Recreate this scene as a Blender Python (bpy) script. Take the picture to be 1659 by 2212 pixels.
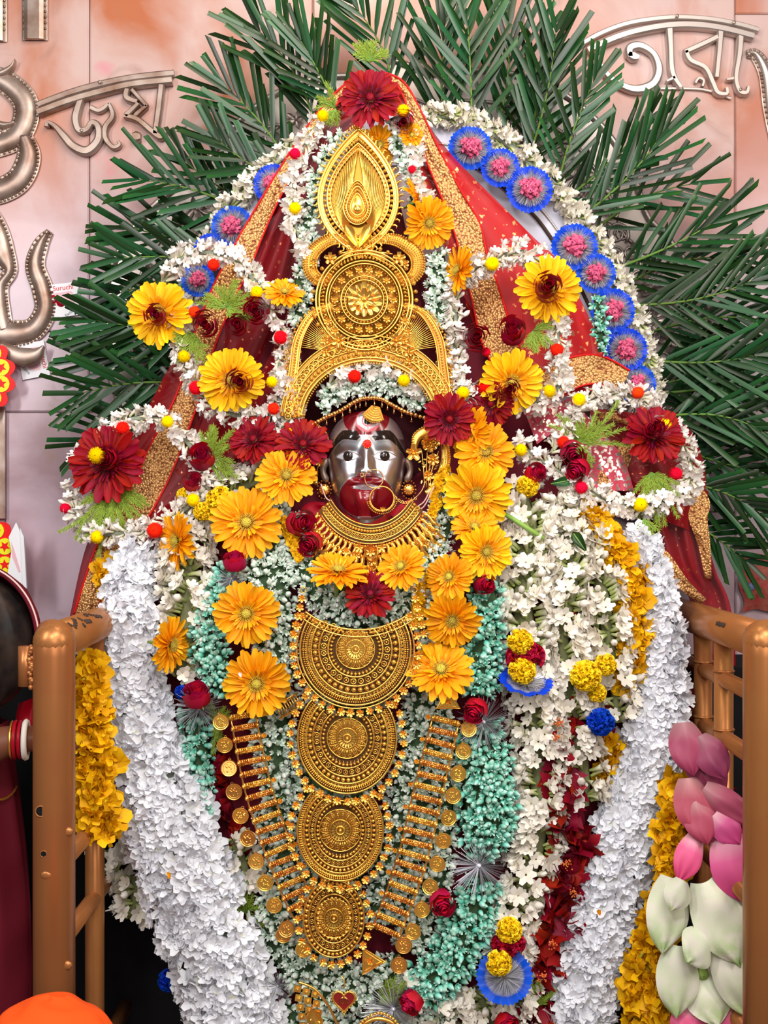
import bpy, math, random
import numpy as np
from mathutils import Matrix, Vector, Euler
random.seed(7); RS = np.random.RandomState(11)
PI = math.pi
SC = bpy.context.scene
COL = SC.collection
for o in list(bpy.data.objects): bpy.data.objects.remove(o)

# ---------------------------------------------------------------- camera, world, lights, exposure
D = 2.6; CZ = 1.5
cd = bpy.data.cameras.new('camera'); cam = bpy.data.objects.new('camera', cd); COL.objects.link(cam)
cam.location = (0, -D, CZ); cam.rotation_euler = (PI/2, 0, 0)
cd.sensor_fit = 'VERTICAL'; cd.sensor_height = 36; cd.lens = 36*D/2.212
SC.camera = cam
W = bpy.data.worlds.new('room_light'); SC.world = W; W.use_nodes = True
W.node_tree.nodes['Background'].inputs[0].default_value = (1.0, .93, .86, 1)
W.node_tree.nodes['Background'].inputs[1].default_value = 0.08
def area(name, loc, target, size, power, col=(1, 1, 1), sy=None):
    l = bpy.data.lights.new(name, 'AREA'); l.size = size; l.energy = power; l.color = col
    if sy: l.shape = 'RECTANGLE'; l.size_y = sy
    o = bpy.data.objects.new(name, l); COL.objects.link(o); o.location = loc
    o.rotation_euler = (Vector(target)-Vector(loc)).to_track_quat('-Z', 'Y').to_euler(); return o
area('ceiling_panel_light', (0.5, -2.3, 3.3), (0, 0, 1.5), 1.1, 58, (1, .98, .95))
area('tube_light', (-1.7, -1.9, 2.5), (0, 0, 1.5), .25, 30, (1, .98, .95), 1.2)
area('tube_light', (1.8, -1.6, 2.3), (0, 0, 1.5), .25, 26, (1, .93, .82), 1.2)
area('metal_sparkle_light', (-0.5, -2.6, 2.7), (0, 0, 1.4), .3, 26, (1, .98, .95))  # small unseen light, added for sparkle on the metal
area('gold_fill_light', (.35, -3.3, 1.95), (0, 0, 1.3), 1.3, 26, (1, .97, .93))  # softbox added behind the camera to brighten the gold
area('wall_washing_light', (0, -0.6, 3.2), (0, .5, 1.9), .6, 9, (1, .88, .75), .3)
SC.view_settings.view_transform = 'Standard'; SC.view_settings.look = 'None'
SC.view_settings.gamma = 1; SC.view_settings.use_curve_mapping = False
SC.view_settings.exposure = -0.08

# ---------------------------------------------------------------- helpers
def P(px, py, y=0.0):
    s = (D+y)/D/1000
    return Vector(((px-829.5)*s, y, CZ+(1106-py)*s))
def sstep(x): x = min(1, max(0, x)); return x*x*(3-2*x)
def ysurf(px, py):
    t = sstep((py-930)/420)
    b = math.sqrt(max(0., 1-((px-830)/700)**2))
    return 0.06-b*(0.10+0.16*t)
R0 = Matrix(((1, 0, 0, 0), (0, 0, -1, 0), (0, 1, 0, 0), (0, 0, 0, 1)))

class M:      # a small mesh under construction: verts, faces, gradient value g, material index
    def __init__(s): s.v = []; s.f = []; s.g = []; s.mi = []
    def add(s, v, f, g=0.5, mi=0):
        b = len(s.v); s.v += [tuple(p) for p in v]
        s.g += list(g) if hasattr(g, '__len__') else [g]*len(v)
        s.f += [tuple(i+b for i in q) for q in f]; s.mi += [mi]*len(f); return s
    def put(s, t, mat=None, mi=None):
        v = [mat @ Vector(p) for p in t.v] if mat is not None else t.v
        b = len(s.v); s.v += [tuple(p) for p in v]; s.g += t.g
        s.f += [tuple(i+b for i in q) for q in t.f]; s.mi += [mi]*len(t.f) if mi is not None else t.mi; return s
    def mesh(s, name, mats, smooth=True):
        me = bpy.data.meshes.new(name); me.from_pydata(s.v, [], s.f)
        for m in (mats if isinstance(mats, (list, tuple)) else [mats]): me.materials.append(m)
        if max(s.mi, default=0): me.polygons.foreach_set('material_index', s.mi)
        if smooth: me.polygons.foreach_set('use_smooth', [True]*len(s.f))
        a = me.attributes.new('g', 'FLOAT', 'POINT'); a.data.foreach_set('value', s.g)
        return me
def many(name, temps, mats, xf):     # one mesh holding many transformed copies; xf = [(template index, 4x4)]
    V = []; L = []; C = []; Gs = []; MI = []; base = 0
    for ti, t in enumerate(temps):
        ms = [m for k, m in xf if k == ti]
        if not ms: continue
        v = np.array(t.v); A = np.array([np.array(m) for m in ms])
        vv = np.einsum('nij,vj->nvi', A[:, :3, :3], v)+A[:, None, :3, 3]
        n = len(ms); V.append(vv.reshape(-1, 3)); Gs.append(np.tile(t.g, n))
        lo = np.concatenate([np.array(q) for q in t.f]); c = np.array([len(q) for q in t.f])
        off = (np.arange(n)*len(v))[:, None]+base
        L.append((lo[None, :]+off).ravel()); C.append(np.tile(c, n)); MI.append(np.tile(t.mi, n)); base += n*len(v)
    V = np.concatenate(V); L = np.concatenate(L); C = np.concatenate(C); MI = np.concatenate(MI); Gs = np.concatenate(Gs)
    me = bpy.data.meshes.new(name); me.vertices.add(len(V)); me.vertices.foreach_set('co', V.astype('f').ravel())
    me.loops.add(len(L)); me.loops.foreach_set('vertex_index', L.astype('i'))
    me.polygons.add(len(C)); me.polygons.foreach_set('loop_start', (np.cumsum(C)-C).astype('i'))
    me.polygons.foreach_set('material_index', MI.astype('i')); me.polygons.foreach_set('use_smooth', np.ones(len(C), bool))
    for m in (mats if isinstance(mats, (list, tuple)) else [mats]): me.materials.append(m)
    a = me.attributes.new('g', 'FLOAT', 'POINT'); a.data.foreach_set('value', Gs.astype('f'))
    me.update(calc_edges=True); return me

def grid(fn, nu, nv, gfn=None, closed=False):
    m = M(); v = []; g = []
    for j in range(nv+1):
        for i in range(nu+(0 if closed else 1)):
            v.append(fn(i/nu, j/nv)); g.append(gfn(i/nu, j/nv) if gfn else j/nv)
    n = nu if closed else nu+1; f = []
    for j in range(nv):
        for i in range(nu):
            a = j*n+i; b = j*n+(i+1) % n if closed else j*n+i+1
            f.append((a, b, b+n, a+n))
    return m.add(v, f, g)
def sphere(r=1., nu=8, nv=5, c=(0, 0, 0), sz=1.):
    return grid(lambda a, b: (c[0]+r*math.cos(2*PI*a)*math.sin(PI*(.02+.96*b)), c[1]+r*math.sin(2*PI*a)*math.sin(PI*(.02+.96*b)), c[2]-sz*r*math.cos(PI*(.02+.96*b))), nu, nv, closed=True)
def tube(pts, r, n=6, closed=False, caps=True):
    pts = [Vector(p) for p in pts]; N = len(pts); m = M(); v = []; g = []; prev = None
    for i, p in enumerate(pts):
        a = pts[(i-1) % N] if (closed or i) else p; b = pts[(i+1) % N] if (closed or i < N-1) else p
        t = (b-a).normalized()
        if prev is None: prev = t.orthogonal().normalized() if abs(t.z) > .9 else t.cross(Vector((0, 0, 1))).normalized()
        x = (prev-t*prev.dot(t)).normalized(); prev = x; y = t.cross(x)
        rr = r[i] if hasattr(r, '__len__') else r
        for k in range(n):
            an = 2*PI*k/n; v.append(p+(x*math.cos(an)+y*math.sin(an))*rr); g.append(i/max(1, N-1))
    f = []
    for i in range(N if closed else N-1):
        for k in range(n):
            a, b = i*n+k, i*n+(k+1) % n; c = ((i+1) % N)*n
            f.append((a, b, c+(k+1) % n, c+k))
    if caps and not closed: f.append(tuple(range(n))[::-1]); f.append(tuple((N-1)*n+k for k in range(n)))
    return m.add(v, f, g)
def cr(pts, n=6):            # Catmull-Rom through tuples of any length
    out = []; q = [pts[0]]+list(pts)+[pts[-1]]
    for i in range(1, len(q)-2):
        for k in range(n):
            t = k/n; out.append(tuple(.5*((2*b)+(-a+c)*t+(2*a-5*b+4*c-d)*t*t+(-a+3*b-3*c+d)*t**3) for a, b, c, d in zip(q[i-1], q[i], q[i+1], q[i+2])))
    out.append(tuple(pts[-1])); return out
def ribbon(pts, t=6, bev=.28, z=0, n=6, round_=False):     # raised stroke in the xy plane: pts (x, y, width)
    ps = cr(pts, n) if n else pts; v = []; f = []; g = []; N = len(ps)
    if round_: prof = [(-.5, 0), (-.5, .25), (-.36, .72), (-.14, 1), (.14, 1), (.36, .72), (.5, .25), (.5, 0)]
    else: prof = [(-.5, 0), (-.5, .75), (-.5+bev, 1), (.5-bev, 1), (.5, .75), (.5, 0)]
    k = len(prof)
    for i, (x, y, w) in enumerate(ps):
        a = ps[max(0, i-1)]; b = ps[min(N-1, i+1)]; dx, dy = b[0]-a[0], b[1]-a[1]; l = math.hypot(dx, dy) or 1
        nx, ny = -dy/l, dx/l
        for (s, h) in prof: v.append((x-nx*s*w, y-ny*s*w, z+h*t)); g.append(.5)
    for i in range(N-1):
        for j in range(k-1): f.append((i*k+j, i*k+j+1, (i+1)*k+j+1, (i+1)*k+j))
    f.append(tuple(range(k))[::-1]); f.append(tuple((N-1)*k+j for j in range(k)))
    return M().add(v, [q[::-1] for q in f], g)
def prism(pts, z0, z1, g=.5):
    n = len(pts); v = [(x, y, z0) for x, y in pts]+[(x, y, z1) for x, y in pts]
    f = [tuple(range(n))[::-1], tuple(range(n, 2*n))]+[(i, (i+1) % n, n+(i+1) % n, n+i) for i in range(n)]
    return M().add(v, f, g)
def ring(cx, cy, r, t, n=36, z=0, ry=None, side=5):
    ry = ry or r
    return tube([(cx+r*math.cos(2*PI*i/n), cy+ry*math.sin(2*PI*i/n), z) for i in range(n)], t, side, closed=True)
def T(x, y, z=0, s=1, rz=0, rx=0, ry=0, sz=None):
    return Matrix.Translation((x, y, z)) @ Euler((rx, ry, rz)).to_matrix().to_4x4() @ Matrix.Diagonal((s, s, sz or s, 1))
def box(x0, x1, y0, y1, z0, z1): return prism([(x0, y0), (x1, y0), (x1, y1), (x0, y1)], z0, z1)

# ---------------------------------------------------------------- materials
MATS = {}
def mat(name, stops, rough=.55, metal=0., var=.12, bump=0, bscale=60, coat=0., spec=.18, noise=0, ncol=None, nscale=12, trans=0., sheen=0):
    m = bpy.data.materials.new(name); m.use_nodes = True; nt = m.node_tree; N = nt.nodes; L = nt.links
    b = N['Principled BSDF']; b.inputs['Roughness'].default_value = rough; b.inputs['Metallic'].default_value = metal
    b.inputs['Specular IOR Level'].default_value = spec; b.inputs['Coat Weight'].default_value = coat
    if len(stops) == 1: stops = [stops[0], stops[0]]
    if not isinstance(stops[0][0], (tuple, list)): stops = [(i/(len(stops)-1), c) for i, c in enumerate(stops)]
    else: stops = [(p, c) for c, p in stops]
    at = N.new('ShaderNodeAttribute'); at.attribute_name = 'g'
    rp = N.new('ShaderNodeValToRGB'); e = rp.color_ramp.elements
    while len(e) < len(stops): e.new(.5)
    for k, (p, c) in enumerate(stops): e[k].position = p; e[k].color = (*c, 1)
    L.new(at.outputs['Fac'], rp.inputs[0]); out = rp.outputs[0]
    if noise:
        tc = N.new('ShaderNodeTexCoord'); nz = N.new('ShaderNodeTexNoise'); nz.inputs['Scale'].default_value = nscale; nz.inputs['Detail'].default_value = 6
        L.new(tc.outputs['Object'], nz.inputs['Vector']); cr_ = N.new('ShaderNodeValToRGB'); cr_.color_ramp.elements[0].position = .5-noise*.1; cr_.color_ramp.elements[1].position = .5+noise*.2
        L.new(nz.outputs[0], cr_.inputs[0]); mx = N.new('ShaderNodeMix'); mx.data_type = 'RGBA'; L.new(cr_.outputs[0], mx.inputs[0]); L.new(out, mx.inputs[6]); mx.inputs[7].default_value = (*ncol, 1); out = mx.outputs[2]
    if var:
        oi = N.new('ShaderNodeObjectInfo'); ge = N.new('ShaderNodeNewGeometry')
        ad = N.new('ShaderNodeMath'); ad.operation = 'ADD'; L.new(oi.outputs['Random'], ad.inputs[0]); L.new(ge.outputs['Random Per Island'], ad.inputs[1])
        fr = N.new('ShaderNodeMath'); fr.operation = 'FRACT'; L.new(ad.outputs[0], fr.inputs[0])
        mr = N.new('ShaderNodeMapRange'); mr.inputs[3].default_value = 1-var; mr.inputs[4].default_value = 1+var*.6; L.new(fr.outputs[0], mr.inputs[0])
        hs = N.new('ShaderNodeHueSaturation'); L.new(mr.outputs[0], hs.inputs['Value']); L.new(out, hs.inputs['Color'])
        m2 = N.new('ShaderNodeMapRange'); m2.inputs[3].default_value = .5-var*.05; m2.inputs[4].default_value = .5+var*.05; L.new(fr.outputs[0], m2.inputs[0]); L.new(m2.outputs[0], hs.inputs['Hue'])
        out = hs.outputs[0]
    L.new(out, b.inputs['Base Color'])
    if bump:
        tc = N.new('ShaderNodeTexCoord'); nz = N.new('ShaderNodeTexNoise'); nz.inputs['Scale'].default_value = bscale; nz.inputs['Detail'].default_value = 4
        L.new(tc.outputs['Object'], nz.inputs['Vector']); bp = N.new('ShaderNodeBump'); bp.inputs['Strength'].default_value = bump; bp.inputs['Distance'].default_value = .002
        L.new(nz.outputs[0], bp.inputs['Height']); L.new(bp.outputs[0], b.inputs['Normal'])
    if trans:
        tr = N.new('ShaderNodeBsdfTranslucent'); L.new(out, tr.inputs[0]); ms = N.new('ShaderNodeMixShader'); ms.inputs[0].default_value = trans
        L.new(b.outputs[0], ms.inputs[1]); L.new(tr.outputs[0], ms.inputs[2]); L.new(ms.outputs[0], N['Material Output'].inputs[0])
    m['b'] = 1; MATS[name] = m; return m
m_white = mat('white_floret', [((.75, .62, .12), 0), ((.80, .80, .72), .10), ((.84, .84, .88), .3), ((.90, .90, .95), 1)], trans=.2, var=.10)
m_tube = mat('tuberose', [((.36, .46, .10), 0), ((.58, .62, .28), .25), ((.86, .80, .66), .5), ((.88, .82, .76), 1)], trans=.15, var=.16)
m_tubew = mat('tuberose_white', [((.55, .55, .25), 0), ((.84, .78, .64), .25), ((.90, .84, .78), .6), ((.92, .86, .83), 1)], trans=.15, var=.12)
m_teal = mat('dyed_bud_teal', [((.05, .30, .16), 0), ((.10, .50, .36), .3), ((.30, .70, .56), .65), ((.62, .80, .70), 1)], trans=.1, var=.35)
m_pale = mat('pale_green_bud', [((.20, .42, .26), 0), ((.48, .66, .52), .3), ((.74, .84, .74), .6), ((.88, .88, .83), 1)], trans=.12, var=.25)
m_yel = mat('yellow_bloom', [((.45, .42, .02), 0), ((.80, .40, .005), .3), ((.92, .50, .005), 1)], trans=.2, var=.2)
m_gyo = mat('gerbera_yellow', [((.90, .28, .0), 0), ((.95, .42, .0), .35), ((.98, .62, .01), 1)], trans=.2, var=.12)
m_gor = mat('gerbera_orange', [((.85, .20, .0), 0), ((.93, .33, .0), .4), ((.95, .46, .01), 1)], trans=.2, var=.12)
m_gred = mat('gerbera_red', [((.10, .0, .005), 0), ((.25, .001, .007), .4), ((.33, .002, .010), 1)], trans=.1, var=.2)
m_disc = mat('gerbera_disc', [((.50, .34, .03), 0), ((.90, .30, .0), .5), ((.93, .42, .01), 1)], var=.25)
m_rdisc = mat('gerbera_dark_disc', [((.02, .0, .002), 0), ((.16, .0, .01), .6), ((.34, .005, .03), 1)], var=.3)
m_rose = mat('rose_petal', [((.20, .0, .012), 0), ((.42, .003, .03), .5), ((.52, .006, .05), 1)], trans=.1, var=.2, rough=.5, sheen=1)
m_mar = mat('marigold', [((.82, .42, .0), 0), ((.95, .58, .0), .5), ((1, .70, .02), 1)], var=.15)
m_blue = mat('blue_petal', [((.01, .03, .25), 0), ((.003, .05, .45), .5), ((.003, .07, .65), 1)], var=.2, trans=.15)
m_pink = mat('pink_bud', [((.28, .01, .05), 0), ((.55, .06, .15), .5), ((.68, .13, .26), 1)], var=.15)
m_lotus = mat('lotus_pink', [((.70, .40, .46), 0), ((.62, .10, .27), .35), ((.50, .03, .15), 1)], var=.35, trans=.05, rough=.4)
m_lotusg = mat('lotus_green', [((.60, .64, .48), 0), ((.66, .68, .50), .5), ((.36, .50, .18), 1)], var=.15, trans=.1, rough=.4, noise=.6, ncol=(.70, .66, .56), nscale=.03)
m_lotus_shade = mat('lotus_pink_shaded', [((.42, .20, .22), 0), ((.36, .07, .13), .35), ((.28, .03, .08), 1)], var=.35, trans=.05, rough=.4)  # darker copy of the pink lotus, with shade put into the colour
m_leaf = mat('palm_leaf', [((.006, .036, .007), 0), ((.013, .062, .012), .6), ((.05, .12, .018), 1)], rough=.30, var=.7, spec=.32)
m_stem = mat('stem_green', [(.20, .34, .06), (.28, .42, .09)], var=.2)
m_rach = mat('palm_rachis', [(.10, .19, .03), (.12, .22, .04)], var=.2)
m_fern = mat('fern_needles', [(.12, .20, .012), (.34, .44, .05)], var=.3)
m_pomr = mat('pompon_red', [(.75, .0, .004), (.85, .005, .008)], rough=1, spec=.05, var=.2, bump=.5, bscale=3)
m_pomy = mat('pompon_yellow', [(.85, .52, .0), (.95, .65, .0)], rough=1, spec=.05, var=.2, bump=.5, bscale=3)
m_gold = mat('gold', [(1.0, .54, .09), (1.0, .60, .13)], rough=.27, metal=.88, var=.12)
m_backg = mat('gap_shade_backing', [(.085, .038, .012), (.11, .05, .015)], rough=.6, metal=.2, var=0)  # dark tone stands in for shade between the gold wires
m_amber = mat('amber_gold', [(.34, .16, .025), (.40, .19, .03)], rough=.35, metal=.9, var=0)
m_goldd = mat('gold_dark', [(.88, .40, .08), (.95, .45, .11)], rough=.28, metal=.9, var=.2)
m_copper = mat('rose_gold', [(.75, .33, .12), (.86, .45, .18)], rough=.25, metal=1, var=.2)
m_enamel = mat('red_enamel', [(.20, .01, .01), (.25, .01, .01)], rough=.2, var=0, coat=.6)
m_silver = mat('aged_silver', [(.44, .34, .29), (.48, .38, .33)], rough=.42, metal=.72, var=.08, noise=1.2, ncol=(.22, .12, .08), nscale=.02)
m_silverb = mat('embossed_silver', [(.52, .43, .39), (.56, .48, .44)], rough=.38, metal=.8, var=.12)
m_tins = mat('tinsel', [(.25, .25, .30), (.70, .70, .78)], rough=.3, metal=.35, var=.6)
m_black = mat('black_cloth', [(.004, .004, .005), (.006, .005, .006)], var=0, rough=.8, bump=.5, bscale=40)
m_mar_cloth = mat('maroon_saree', [(.10, .004, .012), (.14, .006, .018)], var=0, rough=.7)
m_bed = mat('garland_core', [(.035, .07, .03), (.05, .09, .04)], var=0, rough=.9)
m_tcore = mat('tuberose_core', [(.16, .17, .08), (.2, .2, .1)], var=0, rough=.9)
m_wcore = mat('shaded_gap_core', [(.24, .26, .20), (.28, .3, .24)], var=0, rough=.9)  # darkened so the gaps between white florets look shaded
m_ycore = mat('yellow_core', [(.45, .24, .01), (.45, .26, .01)], var=0, rough=.9)
m_rcore = mat('red_core', [(.08, .0, .006), (.12, .0, .01)], var=0, rough=.9)
m_hib = mat('hibiscus', [((.04, .0, .003), 0), ((.17, .001, .006), .5), ((.30, .002, .012), 1)], var=.3, trans=.1)
m_stam = mat('stamen', [(.60, .06, .02), (.75, .20, .05)], var=.2)
m_board = mat('white_board', [(.62, .60, .70), (.64, .62, .72)], var=0, rough=.6)
m_string = mat('pink_string', [(.75, .45, .42), (.75, .45, .42)], var=0)
m_skin = mat('brown_skin', [(.16, .055, .03), (.18, .065, .035)], var=0, rough=.45)
m_hair = mat('black_hair', [(.006, .005, .005), (.012, .01, .012)], var=0, rough=.42, noise=1.2, ncol=(.045, .028, .022), nscale=.02)
m_shell = mat('shell_bangle', [(.75, .68, .62), (.8, .7, .65)], var=0)
m_orange = mat('orange_scarf', [(.85, .085, .008), (.88, .10, .01)], var=0, rough=.8, bump=.3, bscale=200)
m_card = mat('card_white', [(.80, .78, .82), (.82, .80, .84)], var=0, rough=.5)
m_cardp = mat('card_pink', [(.80, .42, .48), (.78, .5, .55)], var=0, rough=.2)
m_redp = mat('print_red', [(.75, .008, .008), (.8, .01, .01)], var=0, rough=.4)
m_yelp = mat('print_yellow', [(.80, .72, .02), (.8, .75, .02)], var=0, rough=.4)
m_grnp = mat('print_green', [(.03, .40, .08), (.03, .45, .08)], var=0, rough=.4)
m_bindi = mat('maroon_dot', [(.35, .003, .015), (.35, .003, .015)], var=0, rough=.3)
m_ink = mat('grey_ink', [(.10, .16, .14), (.10, .16, .14)], var=0)
m_dark = mat('dark_metal', [(.05, .03, .02), (.06, .03, .02)], var=0)
m_eye = mat('eye_dark', [(.012, .009, .008), (.02, .012, .01)], var=0, rough=.08, coat=1)
m_petalw = mat('loose_petal', [(.85, .60, .5), (.9, .75, .7)], var=0)

def nodes(m): return m.node_tree.nodes, m.node_tree.links, m.node_tree.nodes['Principled BSDF']
def cloth(name, base, gold, amt, alpha, rough=.45, vscale=.06, sheen=.4):   # sheer or printed fabric
    m = mat(name, [base, tuple(min(1, c*1.3) for c in base)], rough=rough, var=0, spec=.15)
    N, L, b = nodes(m); src = b.inputs['Base Color'].links[0].from_socket
    tc = N.new('ShaderNodeTexCoord'); vo = N.new('ShaderNodeTexVoronoi'); vo.inputs['Scale'].default_value = vscale; vo.feature = 'F1'
    nz = N.new('ShaderNodeTexNoise'); nz.inputs['Scale'].default_value = .12
    L.new(tc.outputs['Object'], vo.inputs['Vector']); L.new(tc.outputs['Object'], nz.inputs['Vector'])
    ad = N.new('ShaderNodeMath'); ad.operation = 'ADD'; L.new(vo.outputs['Distance'], ad.inputs[0]); L.new(nz.outputs[0], ad.inputs[1])
    rp = N.new('ShaderNodeValToRGB'); rp.color_ramp.elements[0].position = .60+amt; rp.color_ramp.elements[0].color = (1, 1, 1, 1); rp.color_ramp.elements[1].position = .68+amt; rp.color_ramp.elements[1].color = (0, 0, 0, 1)
    L.new(ad.outputs[0], rp.inputs[0]); mx = N.new('ShaderNodeMix'); mx.data_type = 'RGBA'; L.new(rp.outputs[0], mx.inputs[0]); L.new(src, mx.inputs[6]); mx.inputs[7].default_value = (*gold, 1)
    L.new(mx.outputs[2], b.inputs['Base Color']); L.new(rp.outputs[0], b.inputs['Metallic'])
    b.inputs['Alpha'].default_value = alpha; b.inputs['Sheen Weight'].default_value = sheen
    return m
m_veil = cloth('sheer_red_veil', (.20, .003, .007), (.75, .25, .10), -.05, .90, sheen=0)
m_veilb = cloth('printed_red_veil', (.40, .006, .008), (.90, .36, .14), .08, .88, sheen=0)
m_broc = cloth('silver_pink_brocade', (.55, .06, .10), (.85, .72, .62), .32, 1, .35, .12)
m_bead = mat('gold_chain_border', [(.30, .13, .04), (.34, .15, .05)], rough=.36, metal=.45, var=0)
if 1:
    N, L, b = nodes(m_bead); tc = N.new('ShaderNodeTexCoord'); vo = N.new('ShaderNodeTexVoronoi'); vo.inputs['Scale'].default_value = .20
    L.new(tc.outputs['Object'], vo.inputs['Vector']); rp = N.new('ShaderNodeValToRGB')
    rp.color_ramp.elements[0].position = .38; rp.color_ramp.elements[0].color = (.86, .46, .17, 1); rp.color_ramp.elements[1].position = .85; rp.color_ramp.elements[1].color = (.26, .07, .03, 1)
    L.new(vo.outputs['Distance'], rp.inputs[0]); L.new(rp.outputs[0], b.inputs['Base Color'])
    bp = N.new('ShaderNodeBump'); bp.inputs['Strength'].default_value = 1; bp.inputs['Distance'].default_value = .003; bp.invert = True
    L.new(vo.outputs['Distance'], bp.inputs['Height']); L.new(bp.outputs[0], b.inputs['Normal'])
m_rail = mat('copper_painted_metal', [(.40, .155, .05), (.45, .185, .06)], rough=.34, metal=.5, var=.06, noise=.35, ncol=(.40, .15, .05), nscale=9)
def marble():
    m = bpy.data.materials.new('pink_marble'); m.use_nodes = True; N, L, b = nodes(m); b.inputs['Roughness'].default_value = .28
    ge = N.new('ShaderNodeNewGeometry'); sp = N.new('ShaderNodeSeparateXYZ'); L.new(ge.outputs['Position'], sp.inputs[0])
    oi = N.new('ShaderNodeObjectInfo'); cx = N.new('ShaderNodeCombineXYZ'); L.new(oi.outputs['Random'], cx.inputs[1])
    va = N.new('ShaderNodeVectorMath'); va.operation = 'ADD'; L.new(ge.outputs['Position'], va.inputs[0]); sc = N.new('ShaderNodeVectorMath'); sc.operation = 'SCALE'; sc.inputs[3].default_value = 9
    L.new(cx.outputs[0], sc.inputs[0]); L.new(sc.outputs[0], va.inputs[1])
    def nz(scale, det, dist=0):
        n = N.new('ShaderNodeTexNoise'); n.inputs['Scale'].default_value = scale; n.inputs['Detail'].default_value = det; n.inputs['Distortion'].default_value = dist; L.new(va.outputs[0], n.inputs['Vector']); return n.outputs[0]
    def ramp(s, a, ca, b_, cb):
        r = N.new('ShaderNodeValToRGB'); r.color_ramp.elements[0].position = a; r.color_ramp.elements[0].color = (*ca, 1); r.color_ramp.elements[1].position = b_; r.color_ramp.elements[1].color = (*cb, 1); L.new(s, r.inputs[0]); return r.outputs[0]
    def mix(f, a, b_, mode='MIX'):
        x = N.new('ShaderNodeMix'); x.data_type = 'RGBA'; x.blend_type = mode
        for s, k in ((f, 0), (a, 6), (b_, 7)):
            if isinstance(s, (int, float)): x.inputs[k].default_value = s
            elif isinstance(s, tuple): x.inputs[k].default_value = (*s, 1)
            else: L.new(s, x.inputs[k])
        return x.outputs[2]
    low = ramp(nz(3, 8, .6), .40, (.33, .20, .23), .60, (.54, .40, .47))
    hi = ramp(nz(2.2, 8, 1), .42, (.44, .14, .065), .60, (.55, .38, .35))
    mr = N.new('ShaderNodeMapRange'); mr.inputs[1].default_value = 2.0; mr.inputs[2].default_value = 2.55; L.new(sp.outputs['Z'], mr.inputs[0])
    ad = N.new('ShaderNodeMath'); ad.operation = 'MULTIPLY_ADD'; ad.inputs[1].default_value = .9; ad.inputs[2].default_value = -.45; L.new(nz(1.6, 4), ad.inputs[0])
    a2 = N.new('ShaderNodeMath'); a2.operation = 'ADD'; a2.use_clamp = True; L.new(mr.outputs[0], a2.inputs[0]); L.new(ad.outputs[0], a2.inputs[1])
    c = mix(a2.outputs[0], low, hi)
    c = mix(ramp(nz(7, 3), .66, (0, 0, 0), .78, (.55, .55, .55)), c, (.70, .10, .20))         # pink powder stains
    c = mix(ramp(nz(5, 10, 2), .60, (0, 0, 0), .75, (.6, .6, .6)), c, (.30, .17, .13))
    L.new(c, b.inputs['Base Color']); return m
m_marble = marble()

# ---------------------------------------------------------------- objects
def link(o, parent=None, **kw):
    COL.objects.link(o)
    if parent is not None: o.parent = parent
    for k, v in kw.items(): o[k] = v
    return o
class Thing:     # an Empty whose local frame is x right, y up, z towards the viewer, unit = 1 photo pixel at its depth
    def __init__(s, name, label, cat, px, py, y, group=None, kind=None, rz=0, rx=0, ry=0):
        s.y = y; s.k = (D+y)/D/1000; s.p = P(px, py, y); s.px = px; s.py = py
        s.o = bpy.data.objects.new(name, None); s.o.empty_display_size = .01; COL.objects.link(s.o)
        s.o.matrix_basis = Matrix.Translation(s.p) @ R0 @ Euler((rx, ry, rz)).to_matrix().to_4x4() @ Matrix.Diagonal((s.k, s.k, s.k, 1))
        if label: s.o['label'] = label; s.o['category'] = cat
        if group: s.o['group'] = group
        if kind: s.o['kind'] = kind
    def loc(s, px, py, y):
        q = P(px, py, y)-s.p; return Vector((q.x/s.k, q.z/s.k, -q.y/s.k))
    def part(s, name, m, mats=None, mx=None, parent=None, smooth=True, **kw):
        me = m.mesh(name, mats, smooth) if isinstance(m, M) else m
        o = bpy.data.objects.new(name, me); link(o, parent or s.o, **kw)
        if mx is not None: o.matrix_basis = mx
        return o
def px_rel(t, pts): return [(x-t.px, t.py-y, *r) for (x, y, *r) in pts]
def aim(pos, axis, s, spin=None, sy=1):
    q = Vector(axis).normalized().to_track_quat('Z', 'Y').to_matrix().to_4x4()
    return Matrix.Translation(pos) @ q @ Matrix.Rotation(random.uniform(0, 2*PI) if spin is None else spin, 4, 'Z') @ Matrix.Diagonal((s, s, s*sy, 1))

# ---- petal and bud templates (unit size, +Z outward)
def petal(L=1., W=.4, cup=.15, curl=0., nu=2, nv=3, tipw=.15, shape=1., base=.18, wave=0, r0=0):   # petal along +Y
    def f(a, b):
        w = W*(base+(1-base)*math.sin(min(1, b*1.0)**shape*PI*.62))*(1 if b < .75 else 1-(1-tipw)*((b-.75)/.25)**2)
        x = (a-.5)*w; return (x, r0+b*L, cup*(4*(a-.5)**2)*W+curl*b*b*L+wave*math.sin(b*7+a*5)*.1)
    return grid(f, nu, nv)
def around(pt, n, jit=.1, tilt=0, lift=0, rng=random):
    m = M()
    for i in range(n):
        a = 2*PI*i/n+rng.uniform(-jit, jit)
        m.put(pt, Matrix.Translation((0, 0, lift)) @ Matrix.Rotation(a, 4, 'Z') @ Matrix.Rotation(tilt+rng.uniform(-jit, jit), 4, 'X') @ Matrix.Scale(rng.uniform(.88, 1.08), 4))
    return m
def phlox(k):
    random.seed(k); m = M()
    return m.put(around(petal(1, .86, .10, -.12, 2, 2, .55, wave=.8), 5, .22, .25+.12*k))
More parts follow.
